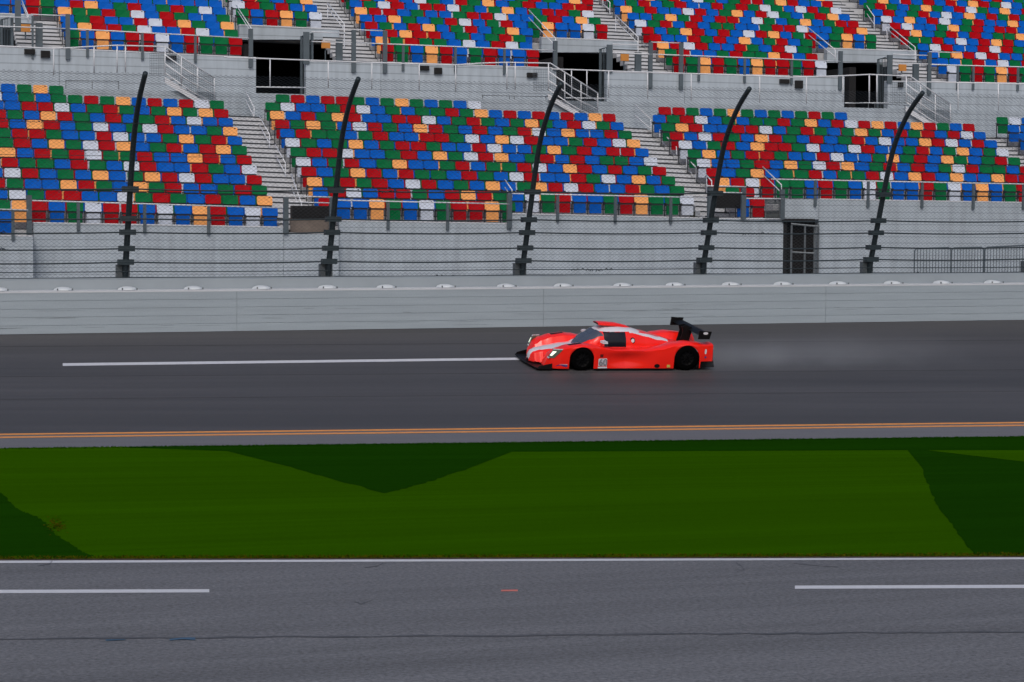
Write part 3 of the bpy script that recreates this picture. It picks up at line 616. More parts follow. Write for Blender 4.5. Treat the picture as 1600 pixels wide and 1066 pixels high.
# grey steel gates standing open in the doorways, orange boxes behind them
for i, (x, y) in enumerate([(471, 52), (938, 72), (1372, 88), (2, 26)]):
    nm = ['first', 'second', 'third', 'far left'][i]
    A_ = at_n(x, y + 5, UN + .5); B_ = at_n(x + 17, y, UN + .1); z0 = WZ + .05
    e = empty('steel_gate', (A_.x, A_.y, z0), 'open grey steel gate beside the %s dark upper doorway' % nm, 'gate', 'grey gates of the upper doorways')
    fr = [(A_.x, A_.y, z0), (A_.x, A_.y, A_.z), (B_.x, B_.y, B_.z), (B_.x, B_.y, z0), (A_.x, A_.y, z0)]
    MB().tube(fr, .045, 6).build('gate_frame', M_grail, e)
    mb = MB()
    for k in range(1, 7):
        t = k / 7; p = Vector(fr[1]).lerp(Vector(fr[2]), t); mb.tube([(p.x, p.y, z0), p], .012, 5)
    mb.build('gate_bar', M_grail, e)
    p = at_n(x + 59, y + 10, UN + .3); MB().box((p.x - .12, p.y - .05, z0), (p.x + .12, p.y + .05, p.z)).build('gate_post', M_grail, e)
    q = at_n(x + 38, y + 18, UN + 1.3)
    sg = empty('orange_sign', q, 'small orange sign in the %s dark upper doorway' % nm, 'sign', 'orange signs in the upper doorways')
    MB().box((q.x - .16, q.y - .03, q.z - .13), (q.x + .16, q.y + .03, q.z + .13)).build('sign_panel', M_orange, sg)
    MB().tube([(q.x, q.y + .06, q.z + .1), (q.x, q.y + .06, z0)], .025, 6).build('sign_post', M_grail, sg)
# dark cabinets on the wall
for (x0, y0, x1, y1, nm) in ((38, 77, 55, 84.5, 'wide one at the far left'), (64, 79.5, 78.5, 90, 'square one at the far left'), (259, 87, 276, 93.5, 'behind the first slanted stair rail'), (656, 103, 671, 110, 'wide one left of the second slanted rail'), (679, 106, 691, 115.5, 'square one left of the second slanted rail'),
                             (1219, 124, 1234, 130.5, 'wide one left of the third doorway'), (1243, 126, 1255, 138, 'square one left of the third doorway'), (824, 114, 840, 121, 'beside the second slanted stair rail'), (1404, 129, 1412, 136, 'beside the third slanted stair rail')):
    (t0, z0), (t1, z1) = px_t(x0, y1, UN - .1), px_t(x1, y0, UN - .1)
    e = empty('speaker_box', (t0, UN - .1, z0), 'small black box on the upper wall, ' + nm, 'box', 'black boxes on the upper wall')
    MB().box((t0, UN - .1, z0), (t1, UN - .02, z1)).build('casing', M_black, e); MB().box((t0 + .03, UN - .11, z0 + .02), (t1 - .03, UN - .101, z1 - .02)).build('grille', M_dark, e)
for (x0, y0, x1, y1, nm, sn) in ((456, 322, 517, 342, 'first', 65.9), (1114, 303.5, 1161, 325, 'second', 66.2)):
    (t0, z0), (t1, z1) = px_t(x0, y1, sn), px_t(x1, y0, sn)
    e = empty('black_screen', (t0, sn, z0), 'black rectangular screen box at the foot of the %s lower aisle' % nm, 'screen', 'black screens at the aisle feet')
    MB().box((t0, sn, z0), (t1, sn + .23, z1)).build('screen_casing', M_black, e); MB().box((t0 + .04, sn - .008, z0 + .04), (t1 - .04, sn - .0005, z1 - .04)).build('screen_face', M_dark, e)
(t0, z0), (t1, z1) = px_t(456, 365, 65.7), px_t(517, 342.5, 65.7); MB().box((t0, 65.9, z0 - .2), (t1, 66.05, z1 - .003)).build('landing_face', M_brown, stA)
# walkway guard rails with slanted stair rails
MZ = 76.0
def P_(x, y, n=MZ): return at_n(x, y, n)
runs = [('far left', [(-90, 69), (0, 72), (83, 76), (90, 75.7), (183, 71), (258, 73), (335, 122)], [84, 147, 183, 196], 258, 335, 155),
        ('middle left', [(350, 89.5), (422, 92), (570, 97.6), (709, 101.8), (750, 99), (792, 97.7), (860, 99), (934, 145.5)], [513, 581, 655, 712, 792, 805], 857, 934, 172),
        ('middle right', [(862, 108), (951, 111), (1150, 117.6), (1240, 121), (1317, 118.5), (1358, 116.5), (1422, 119), (1485, 163)], [951, 1012, 1080, 1187, 1260, 1317, 1358, 1370], 1416, 1485, 190),
        ('far right', [(1423, 127.5), (1600, 131.5), (1780, 136)], [1497, 1560, 1640, 1700], None, None, None)]
def lerp_y(pl, x):
    for (a, b) in zip(pl[:-1], pl[1:]):
        if a[0] <= x <= b[0]: return a[1] + (b[1] - a[1]) * (x - a[0]) / (b[0] - a[0])
for nm, pl, xs, xc, xe, ye in runs:
    posts = [(P_(x, lerp_y(pl, x)), P_(x, lerp_y(pl, x) + 42)) for x in xs]; rl = []
    if xc:
        yc = lerp_y(pl, xc); y1 = pl[-1][1]
        posts += [(P_(xc, yc), P_(xc, yc + 44)), (P_(xe, y1), P_(xe, ye))]
        for dy in (15, 29, 43): rl.append([P_(xc, yc + dy - 2), P_((xc + xe) / 2, (yc + y1) / 2 + dy + 1), P_(xe, y1 + dy - 3)])
        for f in (.33, .66): x = xc + (xe - xc) * f; y = yc + (y1 - yc) * f; posts.append((P_(x, y), P_(x, y + 46)))
    e = railing('walkway_railing', 'white walkway rail below the upper wall, %s run%s' % (nm, ' with its slanted stair rail' if xc else ''), [P_(x, y) for x, y in pl], posts, rl)
    if xc:   # expanded metal infill of the stair side and the stair itself
        mb = MB(); yc = lerp_y(pl, xc); y1 = pl[-1][1]
        for i in range(26):
            f = i / 26; x = xc + (xe - xc) * f; y = yc + (y1 - yc) * f; mb.tube([P_(x, y), P_(x, y + 44)], .006, 3, caps=False)
        for i in range(12):
            g_ = 3 + i * 3.5; mb.tube([P_(xc, yc + g_), P_(xe, y1 + g_)], .006, 3, caps=False)
        for i in range(9):
            x = xc - 24 + i * 2.7; mb.tube([P_(x, yc + 10), P_(x, yc + 44)], .006, 3, caps=False)
        for i in range(9): mb.tube([P_(xc - 24, yc + 10 + i * 4), P_(xc, yc + 10 + i * 4)], .006, 3, caps=False)
        mb.build('mesh_infill', M_galv, e)
        mb = MB(); a = P_(xc, yc + 45); b = P_(xe + 14, y1 + 52); n_ = 7
        for i in range(n_):
            t = i / n_; p = a.lerp(b, t); q = a.lerp(b, (i + 1) / n_); mb.box((p.x, MZ + .05, p.z - .14), (q.x + .03, MZ + .5, p.z - .12))
        s_ = empty('metal_stair', a, 'short grey metal stair with open treads by the %s walkway rail' % nm, 'stair', 'metal stairs of the walkway')
        mb.build('tread', M_curb, s_)
        MB().hexa([(a.x, MZ + .04, a.z - .25), (b.x, MZ + .04, b.z - .25), (b.x, MZ + .08, b.z - .2), (a.x, MZ + .08, a.z - .2)], [(a.x, MZ + .04, a.z - .05), (b.x, MZ + .04, b.z - .05), (b.x, MZ + .08, b.z - .05), (a.x, MZ + .08, a.z - .05)]).build('stringer', M_rail, s_)
# gate-like guards in front of the doorways
for i, (xa, xb, yt, yb, pp, nm) in enumerate(((400, 478, 91, 136, (422,), 'first'), (882, 948, 108, 153, (893, 917), 'second'), (1320, 1388, 117, 161, (1358.5, 1370.5), 'third'))):
    n = UN - .15
    railing('doorway_guard', 'white post and rail guard across the %s dark upper doorway' % nm, [at_n(xa, yb, n), at_n(xb, yb + (1 if i < 2 else 0), n)], [(at_n(x, yt + 1, n), at_n(x, yb + 1, n)) for x in pp])
# dark thin railing behind the lower blocks
def dark_rail(x0, y0, x1, y1, xs, h, n, nm):
    a, b = at_n(x0, y0, n), at_n(x1, y1, n); f = lambda x, dy=0.: at_n(x, y0 + (y1 - y0) * (x - x0) / (x1 - x0) + dy, n)
    railing('back_railing', nm, [a, b], [(f(x), f(x, h)) for x in xs], [[f(x0, 16), f(x1, 16)]], .012, M_galv, pr=.014, group='thin dark rails behind the lower seats')
dark_rail(102, 126, 186, 127, (103, 144, 185.5), 30, 76.25, 'thin dark rail behind the lower left block')
dark_rail(753, 149, 880, 152, (754, 796, 803.5, 853), 30, 76.25, 'thin dark rail behind the lower middle block')
dark_rail(1328, 160, 1420, 165, (1357, 1367, 1414), 28, 76.25, 'thin dark rail behind the lower right block')
# aisle handrails (short sloping pairs)
def hand(x0, y0, x1, y1, dy, r, k, label, post=True, ph=28, n=None, posts=None):
    a = at_n(x0, y0, n[0]); b = at_n(x1, y1, n[1]); c = at_n(x0, y0 + dy, n[0]); d = at_n(x1, y1 + dy, n[1])
    ps = [(b, at_n(x1, y1 + ph, n[1]))] + ([(a, at_n(x0, y0 + ph, n[0]))] if post else [])
    railing('aisle_handrail', label, [a, b], ps, [[c, d]], .02, pr=.018, group='sloping handrails in the aisles')
def nr(k, r): return G[k][1] + G[k][6] * r
hand(384, 143, 397, 168, 14, 0, 0, 'white sloping handrail at the top of the first lower aisle', n=(76, 75), post=False)
hand(405, 181, 421, 210, 14, 0, 0, 'white sloping handrail high in the first lower aisle', n=(74, 72.2), post=False)
hand(430, 226, 446, 255, 16, 0, 0, 'white sloping handrail halfway down the first lower aisle', n=(71.4, 69.8), post=False)
hand(455, 272, 471, 318, 18, 0, 0, 'white sloping handrail at the foot of the first lower aisle', n=(68.8, 67), post=False)
hand(992, 164, 1017, 186, 16, 0, 0, 'white sloping handrail at the top of the second lower aisle', n=(76, 75), post=False, ph=34)
hand(1031, 203, 1057, 230, 15, 0, 0, 'white framed handrail in the upper second lower aisle', n=(73.5, 72), ph=30)
hand(1073, 247, 1088, 262, 16, 0, 0, 'white framed handrail low in the second lower aisle', n=(70.8, 69.8), ph=32)
hand(1104, 274, 1112, 283, 18, 0, 0, 'white framed handrail at the foot of the second lower aisle', n=(68.6, 67.8), ph=26)
hand(789, 281, 800, 297, 12, 0, 0, 'short white sloping rail at the step in the lower middle block', n=(67, 65.8), post=False, ph=12)
hand(1192, 261, 1221, 289, 12, 0, 0, 'white sloping rail beside the doorway step of the lower right block', n=(68.6, 66), post=False, ph=12)
hand(1558, 184, 1584, 200, 15, 0, 0, 'white framed handrail at the far right lower aisle', n=(75.6, 74), ph=32)
hand(826, 15.5, 868, 60, 12, 0, 0, 'white sloping rail along the right edge of the upper second block', n=(82, 78.6), post=False, ph=20)
hand(369, 8, 393, 45, 6, 0, 0, 'white sloping rail along the right edge of the upper left block', n=(82, 78.6), post=False, ph=20)
hand(1260, 41, 1305, 78, 11, 0, 0, 'white sloping rail along the right edge of the upper third block', n=(82, 78.6), post=False, ph=20)
hand(33, -2, 44, 24, 5, 0, 0, 'white sloping rail at the far upper left stair', n=(82, 79), post=False, ph=10)
hand(512, 5, 538, 38, 8, 0, 0, 'white sloping handrail on the stair right of the first upper doorway', n=(83, 80), ph=50)
hand(962, 24, 997, 58, 9, 0, 0, 'white sloping handrail on the stair right of the second upper doorway', n=(83, 80), ph=50)
hand(1386, 38, 1430, 74, 8, 0, 0, 'white sloping handrail on the stair right of the third upper doorway', n=(83, 80), ph=50)
hand(942, -6, 953, 4, 12, 0, 0, 'white handrail at the top of the second upper stair', n=(86, 85), ph=30)
hand(1352, 6, 1366, 26, 12, 0, 0, 'white handrail at the top of the third upper stair', n=(86, 84.5), ph=30)
# dark steel doorway gate, leaning open
e = empty('doorway_gate', at_n(1232, 425, NC - .15), 'tall grey barred gate standing open in the dark doorway of the lower wall', 'gate')
def gq(x, y, n): p = at_n(x, y, n); return p
MB().tube([gq(1236, 350, NC - .15), gq(1278, 354, NC - .35)], .035, 6).build('top_bar', M_galv, e); MB().tube([gq(1236, 394, NC - .15), gq(1272, 396, NC - .35)], .03, 6).build('middle_bar', M_galv, e)
for x in (1237, 1258, 1273, 1279): MB().tube([gq(x, 352, NC - .25), (gq(x, 352, NC - .25).x, NC - .25, ZG)], .035, 6).build('upright', M_galv, e)
# mesh panel left of the doorway
e = empty('mesh_panel', at_n(1196, 342, NC0 - .05), 'grey wire mesh panel in a frame left of the dark doorway', 'panel'); mb = MB(); a, b = at_n(1196, 342, NC0 - .04), at_n(1222, 312, NC0 - .04)
for i in range(14): x = a.x + (b.x - a.x) * i / 13; mb.tube([(x, NC0 - .04, a.z), (x, NC0 - .04, b.z)], .006, 3)
for i in range(14): z = a.z + (b.z - a.z) * i / 13; mb.tube([(a.x, NC0 - .04, z), (b.x, NC0 - .04, z)], .006, 3)
mb.build('wire_mesh', M_galv, e); MB().tube([(a.x, NC0 - .04, a.z), (b.x, NC0 - .04, a.z), (b.x, NC0 - .04, b.z), (a.x, NC0 - .04, b.z), (a.x, NC0 - .04, a.z)], .018, 5).build('mesh_frame', M_galv, e)
# crowd barriers on the concourse
for i, (x0, x1, y0, y1) in enumerate(((1429, 1486, 388.5, 387), (1487, 1537, 387.5, 386.5), (1539, 1625, 386.5, 382.5))):
    n = 64.9 - .25 * (i == 2); a, b = at_n(x0, y0, n), at_n(x1, y1, n)
    e = empty('crowd_barrier', (a.x, n, ZG), ['leftmost grey steel crowd barrier standing against the lower wall', 'middle grey steel crowd barrier, between its two neighbours', 'rightmost grey steel crowd barrier, running to the right edge'][i], 'crowd barrier', 'steel crowd barriers by the lower wall')
    MB().tube([(a.x, n, ZG), (a.x, n, a.z - .08), (a.x + .08, n, a.z), (b.x - .08, n, b.z), (b.x, n, b.z - .08), (b.x, n, ZG)], .024, 6).build('frame', M_grail, e)
    mb = MB(); k = int((b.x - a.x) / .105)
    for j in range(1, k): t = j / k; mb.tube([(a.x + (b.x - a.x) * t, n, ZG + .12), (a.x + (b.x - a.x) * t, n, a.z + (b.z - a.z) * t)], .011, 5)
    MB().tube([(a.x, n, ZG + .12), (b.x, n, ZG + .12)], .018, 5).build('bottom_rail', M_grail, e); mb.build('bar', M_grail, e)
    for x in (a.x + .2, b.x - .2): MB().box((x - .03, n - .3, ZG + .002), (x + .03, n + .3, ZG + .03)).build('foot', M_grail, e)
# ------------------------------------------------------------------ seats
def seat_meshes(ch):
    nm = SEATC[ch][0]; w_ = .47; x0, x1 = .022, .022 + w_
    # back shell: rounded panel leaning back, folded edge
    def panel(prof, xa, xb, rt, th):
        mb = MB(); out = []
        (ya, za), (yb, zb) = prof; L = math.hypot(yb - ya, zb - za)
        pts = [(xa + .015, 0), (xb - .015, 0), (xb, .02)]
        for k in range(5): a = k / 4 * math.pi / 2; pts.append((xb - rt + rt * math.cos(a), L - rt + rt * math.sin(a)))
        for k in range(5): a = math.pi / 2 + k / 4 * math.pi / 2; pts.append((xa + rt + rt * math.cos(a), L - rt + rt * math.sin(a)))
        pts.append((xa, .02)); d = ((yb - ya) / L, (zb - za) / L); nn_ = (d[1], -d[0]); cx = (xa + xb) / 2
        def pos(x, s, o): u = ((x - cx) / (xb - cx)) ** 2; cc = -.025 * u; return (x, ya + d[0] * s + nn_[0] * (o + 0) + cc, za + d[1] * s + nn_[1] * o)
        n = len(pts); b = len(mb.v); mb.v += [pos(x, s, 0) for x, s in pts] + [pos(x, s, th) for x, s in pts] + [pos(cx, L * .5, -.0), pos(cx, L * .5, th)]
        for i in range(n):
            j = (i + 1) % n; mb.f += [(i, j, 2 * n), (n + j, n + i, 2 * n + 1), (i, n + i, n + j, j)]; mb.m += [0, 0, 0]
        return mb
    back = panel(((-.075, .53), (.0, .80)), x0, x1, .055, .03)
    pan = panel(((-.10, .18), (-.075, .475)), x0 + .035, x1 - .035, .03, .035)
    arm = MB(); 
    for x in (.0,): arm.box((x - .016, -.25, .52), (x + .016, -.02, .555)); arm.box((x - .012, -.11, .005), (x + .012, -.075, .53)); arm.box((x - .012, -.2, .005), (x + .012, .02, .03))
    arm.box((x0 + .01, -.07, .455), (x1 - .01, -.02, .545))
    plate = MB().box((x1 - .105, -.036, .752), (x1 - .055, -.03, .775))
    ms, mp = MC['seat_' + nm], MC['seatpan_' + nm]
    return back, pan, arm, plate, ms, mp
SM = {ch: seat_meshes(ch) for ch in SEATC}
SMesh = {ch: (v[0].mesh('backrest', v[4]), v[1].mesh('seat_pan', v[5]), v[2].mesh('armrest_frame', M_arm), v[3].mesh('number_plate', M_plate)) for ch, v in SM.items()}
allseats = []
for k, rs in ROWS.items():
    for r, cs in rs.items():
        for c, ch in cs.items():
            p = tr(k, r, c); q = gp(k, r, c + .5); x, y = proj(np.array([q])); x, y = float(x[0]), float(y[0])
            t = q - O; s_ = FPX / t.dot(fw0)
            front = (r - 1) not in rs or c not in rs[r - 1]
            infr = -5 < x < 1605 and y > -6
            area = s_ * s_ * (.5 * .55 if front else .5 * .26) * (1 if infr else .0) * (.6 if (infr and y < 5) else 1)
            allseats.append((area, k, r, c, ch, p, x, front))
allseats.sort(key=lambda a: -a[0]); print('seats', len(allseats), 'in frame', sum(a[0] > 0 for a in allseats), 'cut', allseats[299][:4])
ORD = ['zeroth', 'first', 'second', 'third', 'fourth', 'fifth', 'sixth', 'seventh', 'eighth', 'ninth', 'tenth', 'eleventh', 'twelfth', 'thirteenth', 'fourteenth', 'fifteenth', 'sixteenth', 'seventeenth', 'eighteenth', 'nineteenth', 'twentieth', 'twenty-first', 'twenty-second', 'twenty-third', 'twenty-fourth', 'twenty-fifth', 'twenty-sixth']
BLK = {'A': 'lower left block', 'B': 'lower middle block', 'C': 'lower right block', 'P': 'upper left block', 'Q': 'short block above the first doorway', 'R': 'upper second block', 'T': 'upper third block', 'W': 'upper right block'}
proto = {}
for i, (ar, k, r, c, ch, p, x, front) in enumerate(allseats[:298]):
    cs = sorted(ROWS[k][r]); cl = ''
    if k == 'A': num, side = 14 - c, 'from the right'
    elif k in 'P': num, side = 12 - c, 'from the right'
    elif k == 'C' and c >= Dm: num, side = int(c - Dm) + 1, 'right of the last aisle'
    else: num, side = cs.index(c) + 1, 'from the left'
    rmin = {'A': -1, 'C': -2}.get(k, 0) if k in 'AC' else 0
    row = 'in the bottom row' if r == rmin else '%s row up' % ORD[r - rmin + 1]
    lab = '%s seat, %s %s, %s, %s' % (SEATC[ch][0], ORD[num], side, row, BLK[k])
    if ch not in proto:
        root = empty('stadium_seat', p); kids = []
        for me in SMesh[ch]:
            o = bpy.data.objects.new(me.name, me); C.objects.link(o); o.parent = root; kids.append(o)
        proto[ch] = (root, kids)
    else:
        r0, k0 = proto[ch]; root = r0.copy(); C.objects.link(root)
        for o in k0: q = o.copy(); C.objects.link(q); q.parent = root
    root.location = p; tag(root, lab, 'seat', 'coloured plastic seats of the grandstand')
# the rest of the seats, smaller in the picture: one object
rest = allseats[298:]; cols = list(SEATC); mats_r = [MC['seat_' + SEATC[c][0]] for c in cols] + [MC['seatpan_' + SEATC[c][0]] for c in cols] + [M_arm, M_plate]
V_, F_, Mi = [], [], []
for (ar, k, r, c, ch, p, x, front) in rest:
    ci = cols.index(ch)
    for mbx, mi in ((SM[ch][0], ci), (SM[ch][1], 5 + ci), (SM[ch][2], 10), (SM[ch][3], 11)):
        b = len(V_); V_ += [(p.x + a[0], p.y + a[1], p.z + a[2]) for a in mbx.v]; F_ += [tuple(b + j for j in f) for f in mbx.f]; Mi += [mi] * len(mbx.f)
mb = MB(); mb.v, mb.f, mb.m = V_, F_, Mi; tag(mb.build('distant_seating', mats_r), 'red blue green orange and white plastic seats filling the further rows', 'seats', kind='stuff')
# ------------------------------------------------------------------ the racing car
Pf, Nf = hit_track(906.5, 578.2); Pr, Nr_ = hit_track(1068.5, 577.4)
Nn = (Nf + Nr_).normalized(); ax = (Pr - Pf); WB = 2.86; sc = ax.length / WB; print('wheelbase m', ax.length, 'yaw', math.degrees(math.atan2(ax.y, ax.x)), 'bank', math.degrees(math.acos(Nn.z)), 'WANG', math.degrees(WANG))
ex = ax.normalized(); ey = Nn.cross(ex).normalized(); ez = ex.cross(ey)
XF, XR = 1.06, 1.06 + WB; YW = .80   # axles; tyre contact at y=-YW (near side)
org = Pf - ex * (XF * sc) + ey * (YW * sc)
Mc = Matrix.Identity(4)
for i in range(3): Mc[i][0] = ex[i] * sc; Mc[i][1] = ey[i] * sc; Mc[i][2] = ez[i] * sc; Mc[i][3] = org[i]
car = empty('racing_car', M=Mc, label='red closed cockpit racing car with white roof and black rear wing on the track', cat='racing car')
def warp(x): return XF - (XF - x) * 1.13 if x < XF else (XR + (x - XR) * 1.0 if x > XR else x)
def cpart(mb, name, m_, smooth=False, parent=None):
    if name not in ('rim', 'spokes'): mb.v = [(warp(p[0]), p[1], p[2]) for p in mb.v]
    o = bpy.data.objects.new(name, mb.mesh(name, m_, smooth)); C.objects.link(o); o.parent = parent or car; return o
def ip(x, T):
    if x <= T[0][0]: return T[0][1]
    for (a, b), (c, d) in zip(T[:-1], T[1:]):
        if x <= c: t = (x - a) / (c - a); t = t * t * (3 - 2 * t) * .5 + t * .5; return b + (d - b) * t
    return T[-1][1]
ZF = [(.20, .10), (.25, .27), (.34, .44), (.5, .55), (.75, .635), (1.05, .675), (1.3, .655), (1.6, .60), (2.0, .545), (2.8, .54), (3.2, .60), (3.6, .70), (3.92, .74), (4.2, .715), (4.45, .69), (4.64, .70)]
ZN = [(.03, .17), (.055, .31), (.12, .37), (.25, .42), (.5, .47), (.9, .53), (1.2, .55), (1.5, .52), (3, .5), (4.7, .5)]
WN = [(.03, .10), (.12, .22), (.25, .28), (.5, .33), (.9, .38), (1.3, .45), (1.8, .5)]
ZK = [(1.0, .46), (1.22, .60), (1.45, .79), (1.68, .93), (1.9, .995), (2.2, 1.005), (2.55, .965), (3.0, .86), (3.4, .745), (3.8, .635), (4.2, .55), (4.7, .52)]
WK = [(1.0, .52), (1.5, .50), (1.9, .47), (2.5, .47), (3.0, .40), (3.6, .27), (4.2, .16), (4.7, .12)]
YE = [(.18, .60), (.24, .76), (.34, .86), (.55, .92), (1.4, .93), (1.8, .905), (2.6, .905), (3.2, .945), (4.3, .945), (4.64, .92)]
def H(x, a):
    zf = ip(x, ZF); e = abs(a - .70) / .24
    f = zf - .05 * min(e, 1.3) ** 3 if a > .70 else (zf - .04 * e ** 2 - (.28 * max(e - .9, 0) if x < 1.35 else .10 * max(e - .8, 0)))
    wn_ = ip(x, WN); nn_ = ip(x, ZN) - .05 * (a / wn_) ** 2 - (1.6 if x < .3 else .28) * max(a - wn_, 0) if x < 1.7 else 0
    z = max(f, nn_)
    if x > 1.0:
        wk = ip(x, WK); zk = ip(x, ZK); b = .42; u = a / (wk + .06)
        if u < 1: kz = b + (zk - b) * (1 - u ** 3.2) ** (1 / 2.4); 
        else: kz = 0
        z = max(z, kz) if abs(z - kz) > .05 else max(z, kz) + .25 * (.05 - abs(z - kz)) * .3
    if 3.3 < x and a < .46: z = max(min(z, 1.), .50)
    return z
NX, NY = 420, 220
xs = [.03 + (4.64 - .03) * i / NX for i in range(NX + 1)]
grid = []
for x in xs:
    ye = ip(x, YE) if x > .18 else .60
    grid.append([(x, -ye + 2 * ye * j / NY) for j in range(NY + 1)])
Hg = [[H(x, abs(y)) for x, y in row] for row in grid]
reg = {'body_shell': MB(), 'windscreen': MB(), 'side_window': MB(), 'roof_panel': MB(), 'nose_panel': MB()}
idx = {k: {} for k in reg}
def region(x, y, z, gz):
    a = abs(y)
    xb = 1.06 + .42 * (a / .45) ** 2; xt = 1.64 + .14 * (a / .45) ** 2
    if z > .50 and xb < x < xt and a < .42 + .04 * (x - 1.2): return 'windscreen'
    if 1.78 < x < 2.38 and .545 < z < .905 and .28 < a < .56: return 'side_window'
    if xt - .0 <= x < 2.85 and z > .908 - (.0 if x < 2.5 else .03) and a < .50: return 'roof_panel'
    if 2.6 <= x < 3.65 and .10 < a - (.0) and z > ip(x, ZK) - .085 and a < ip(x, WK) - .02 and a > ip(x, WK) - .15: return 'roof_panel'
    if x < 1.22 and a < .10 + .30 * min(x, .75) and z > .17: return 'nose_panel'
    return 'body_shell'
for i in range(NX):
    for j in range(NY):
        c4 = [(i, j), (i + 1, j), (i + 1, j + 1), (i, j + 1)]; zs = [Hg[a][b] for a, b in c4]
        if max(zs) < .135: continue
        xm = (xs[i] + xs[i + 1]) / 2; ym = (grid[i][j][1] + grid[i][j + 1][1]) / 2; zm = sum(zs) / 4
        k = region(xm, ym, zm, max(zs) - min(zs)); mb = reg[k]; f = []
        for a, b in c4:
            if (a, b) not in idx[k]: idx[k][(a, b)] = len(mb.v); mb.v.append((grid[a][b][0], grid[a][b][1], max(Hg[a][b], .1)))
            f.append(idx[k][(a, b)])
        mb.f.append(tuple(f)); mb.m.append(0)
AR = .335
def arch(x, z0):
    z = z0
    for xc, rr in ((XF, .31), (XR, .355)):
        if abs(x - xc) < rr: z = max(z, .30 + math.sqrt(max(rr * rr - (x - xc) ** 2, 0)) * 1.0 if abs(x - xc) < rr * .99 else z)
    return z
body = reg['body_shell']
for sgn in (-1, 1):
    NS = 10; col = {}
    xs2 = sorted(set([x for x in xs if x >= .2] + [XF + sgn2 * .31 * .985 for sgn2 in (-1, 1)] + [XR + s2 * .355 * .985 for s2 in (-1, 1)]))
    for i, x in enumerate(xs2):
        ye = ip(x, YE); zt = H(x, ye); zb = .06 if x < 4.3 else .24
        zb = arch(x, zb) if not (x > 4.28 and False) else zb
        zb = min(zb, zt - .004)
        for j in range(NS + 1):
            t = j / NS; z = zt + (zb - zt) * t; mid = max(0, 1 - abs(x - 2.25) / .85); fe = max(0, 1 - abs(x - 1.06) / .9)
            tuck = (.085 * mid * math.sin(math.pi * min(max((z - .08) / .40, 0), 1)) if mid > 0 else 0) - .012 * math.sin(math.pi * t)
            col[(i, j)] = len(body.v); body.v.append((x, sgn * (ye - tuck + .0), z))
    for i in range(len(xs2) - 1):
        for j in range(NS):
            q = [col[(i, j)], col[(i + 1, j)], col[(i + 1, j + 1)], col[(i, j + 1)]]; body.f.append(tuple(q if sgn > 0 else q[::-1])); body.m.append(0)
# tail panel
b0 = len(body.v)
for j in range(NY + 1): y = grid[NX][j][1]; body.v += [(4.64, y, Hg[NX][j]), (4.66, y, .24 if abs(y) > .5 else .40)]
for j in range(NY): body.f.append((b0 + 2 * j, b0 + 2 * j + 1, b0 + 2 * j + 3, b0 + 2 * j + 2)); body.m.append(0)
for k, m_ in (('body_shell', M_red), ('windscreen', M_wsg), ('roof_panel', M_cw), ('nose_panel', M_cw)): cpart(reg[k], k, m_, True)
sw = reg['side_window']
for sgn in (-1, 1):
    q = MB(); mp_ = {}
    for f in sw.f:
        if (sum(sw.v[i][1] for i in f) > 0) == (sgn > 0):
            ff = []
            for i in f:
                if i not in mp_: mp_[i] = len(q.v); q.v.append(sw.v[i])
                ff.append(mp_[i])
            q.f.append(tuple(ff)); q.m.append(0)
    cpart(q, 'side_window', M_glass, True)
# chassis tub and arch liners so nothing red shows inside
mb = MB(); mb.box((.45, -.60, .05), (1.0, .60, .26)); mb.box((1.001, -.60, .05), (4.4, .60, .40)); mb.box((XF + .45, -.77, .05), (XR - .47, .77, .40)); cpart(mb, 'floor_tub', M_cb)
for xc, rr in ((XF, .307), (XR, .352)):
    for s in (-1, 1):
        mb = MB(); ya, yb = s * .60, s * .915; n = 14; P0 = []
        for k in range(n + 1): a = -.25 + (math.pi + .5) * k / n; P0.append((xc + rr * math.cos(a), .30 + rr * math.sin(a)))
        for (a, b) in zip(P0[:-1], P0[1:]): mb.face([(a[0], ya, max(a[1], .06)), (b[0], ya, max(b[1], .06)), (b[0], yb, max(b[1], .06)), (a[0], yb, max(a[1], .06))])
        mb.face([(x_, ya, max(z_, .06)) for x_, z_ in P0]); cpart(mb, 'wheel_arch', M_cb)
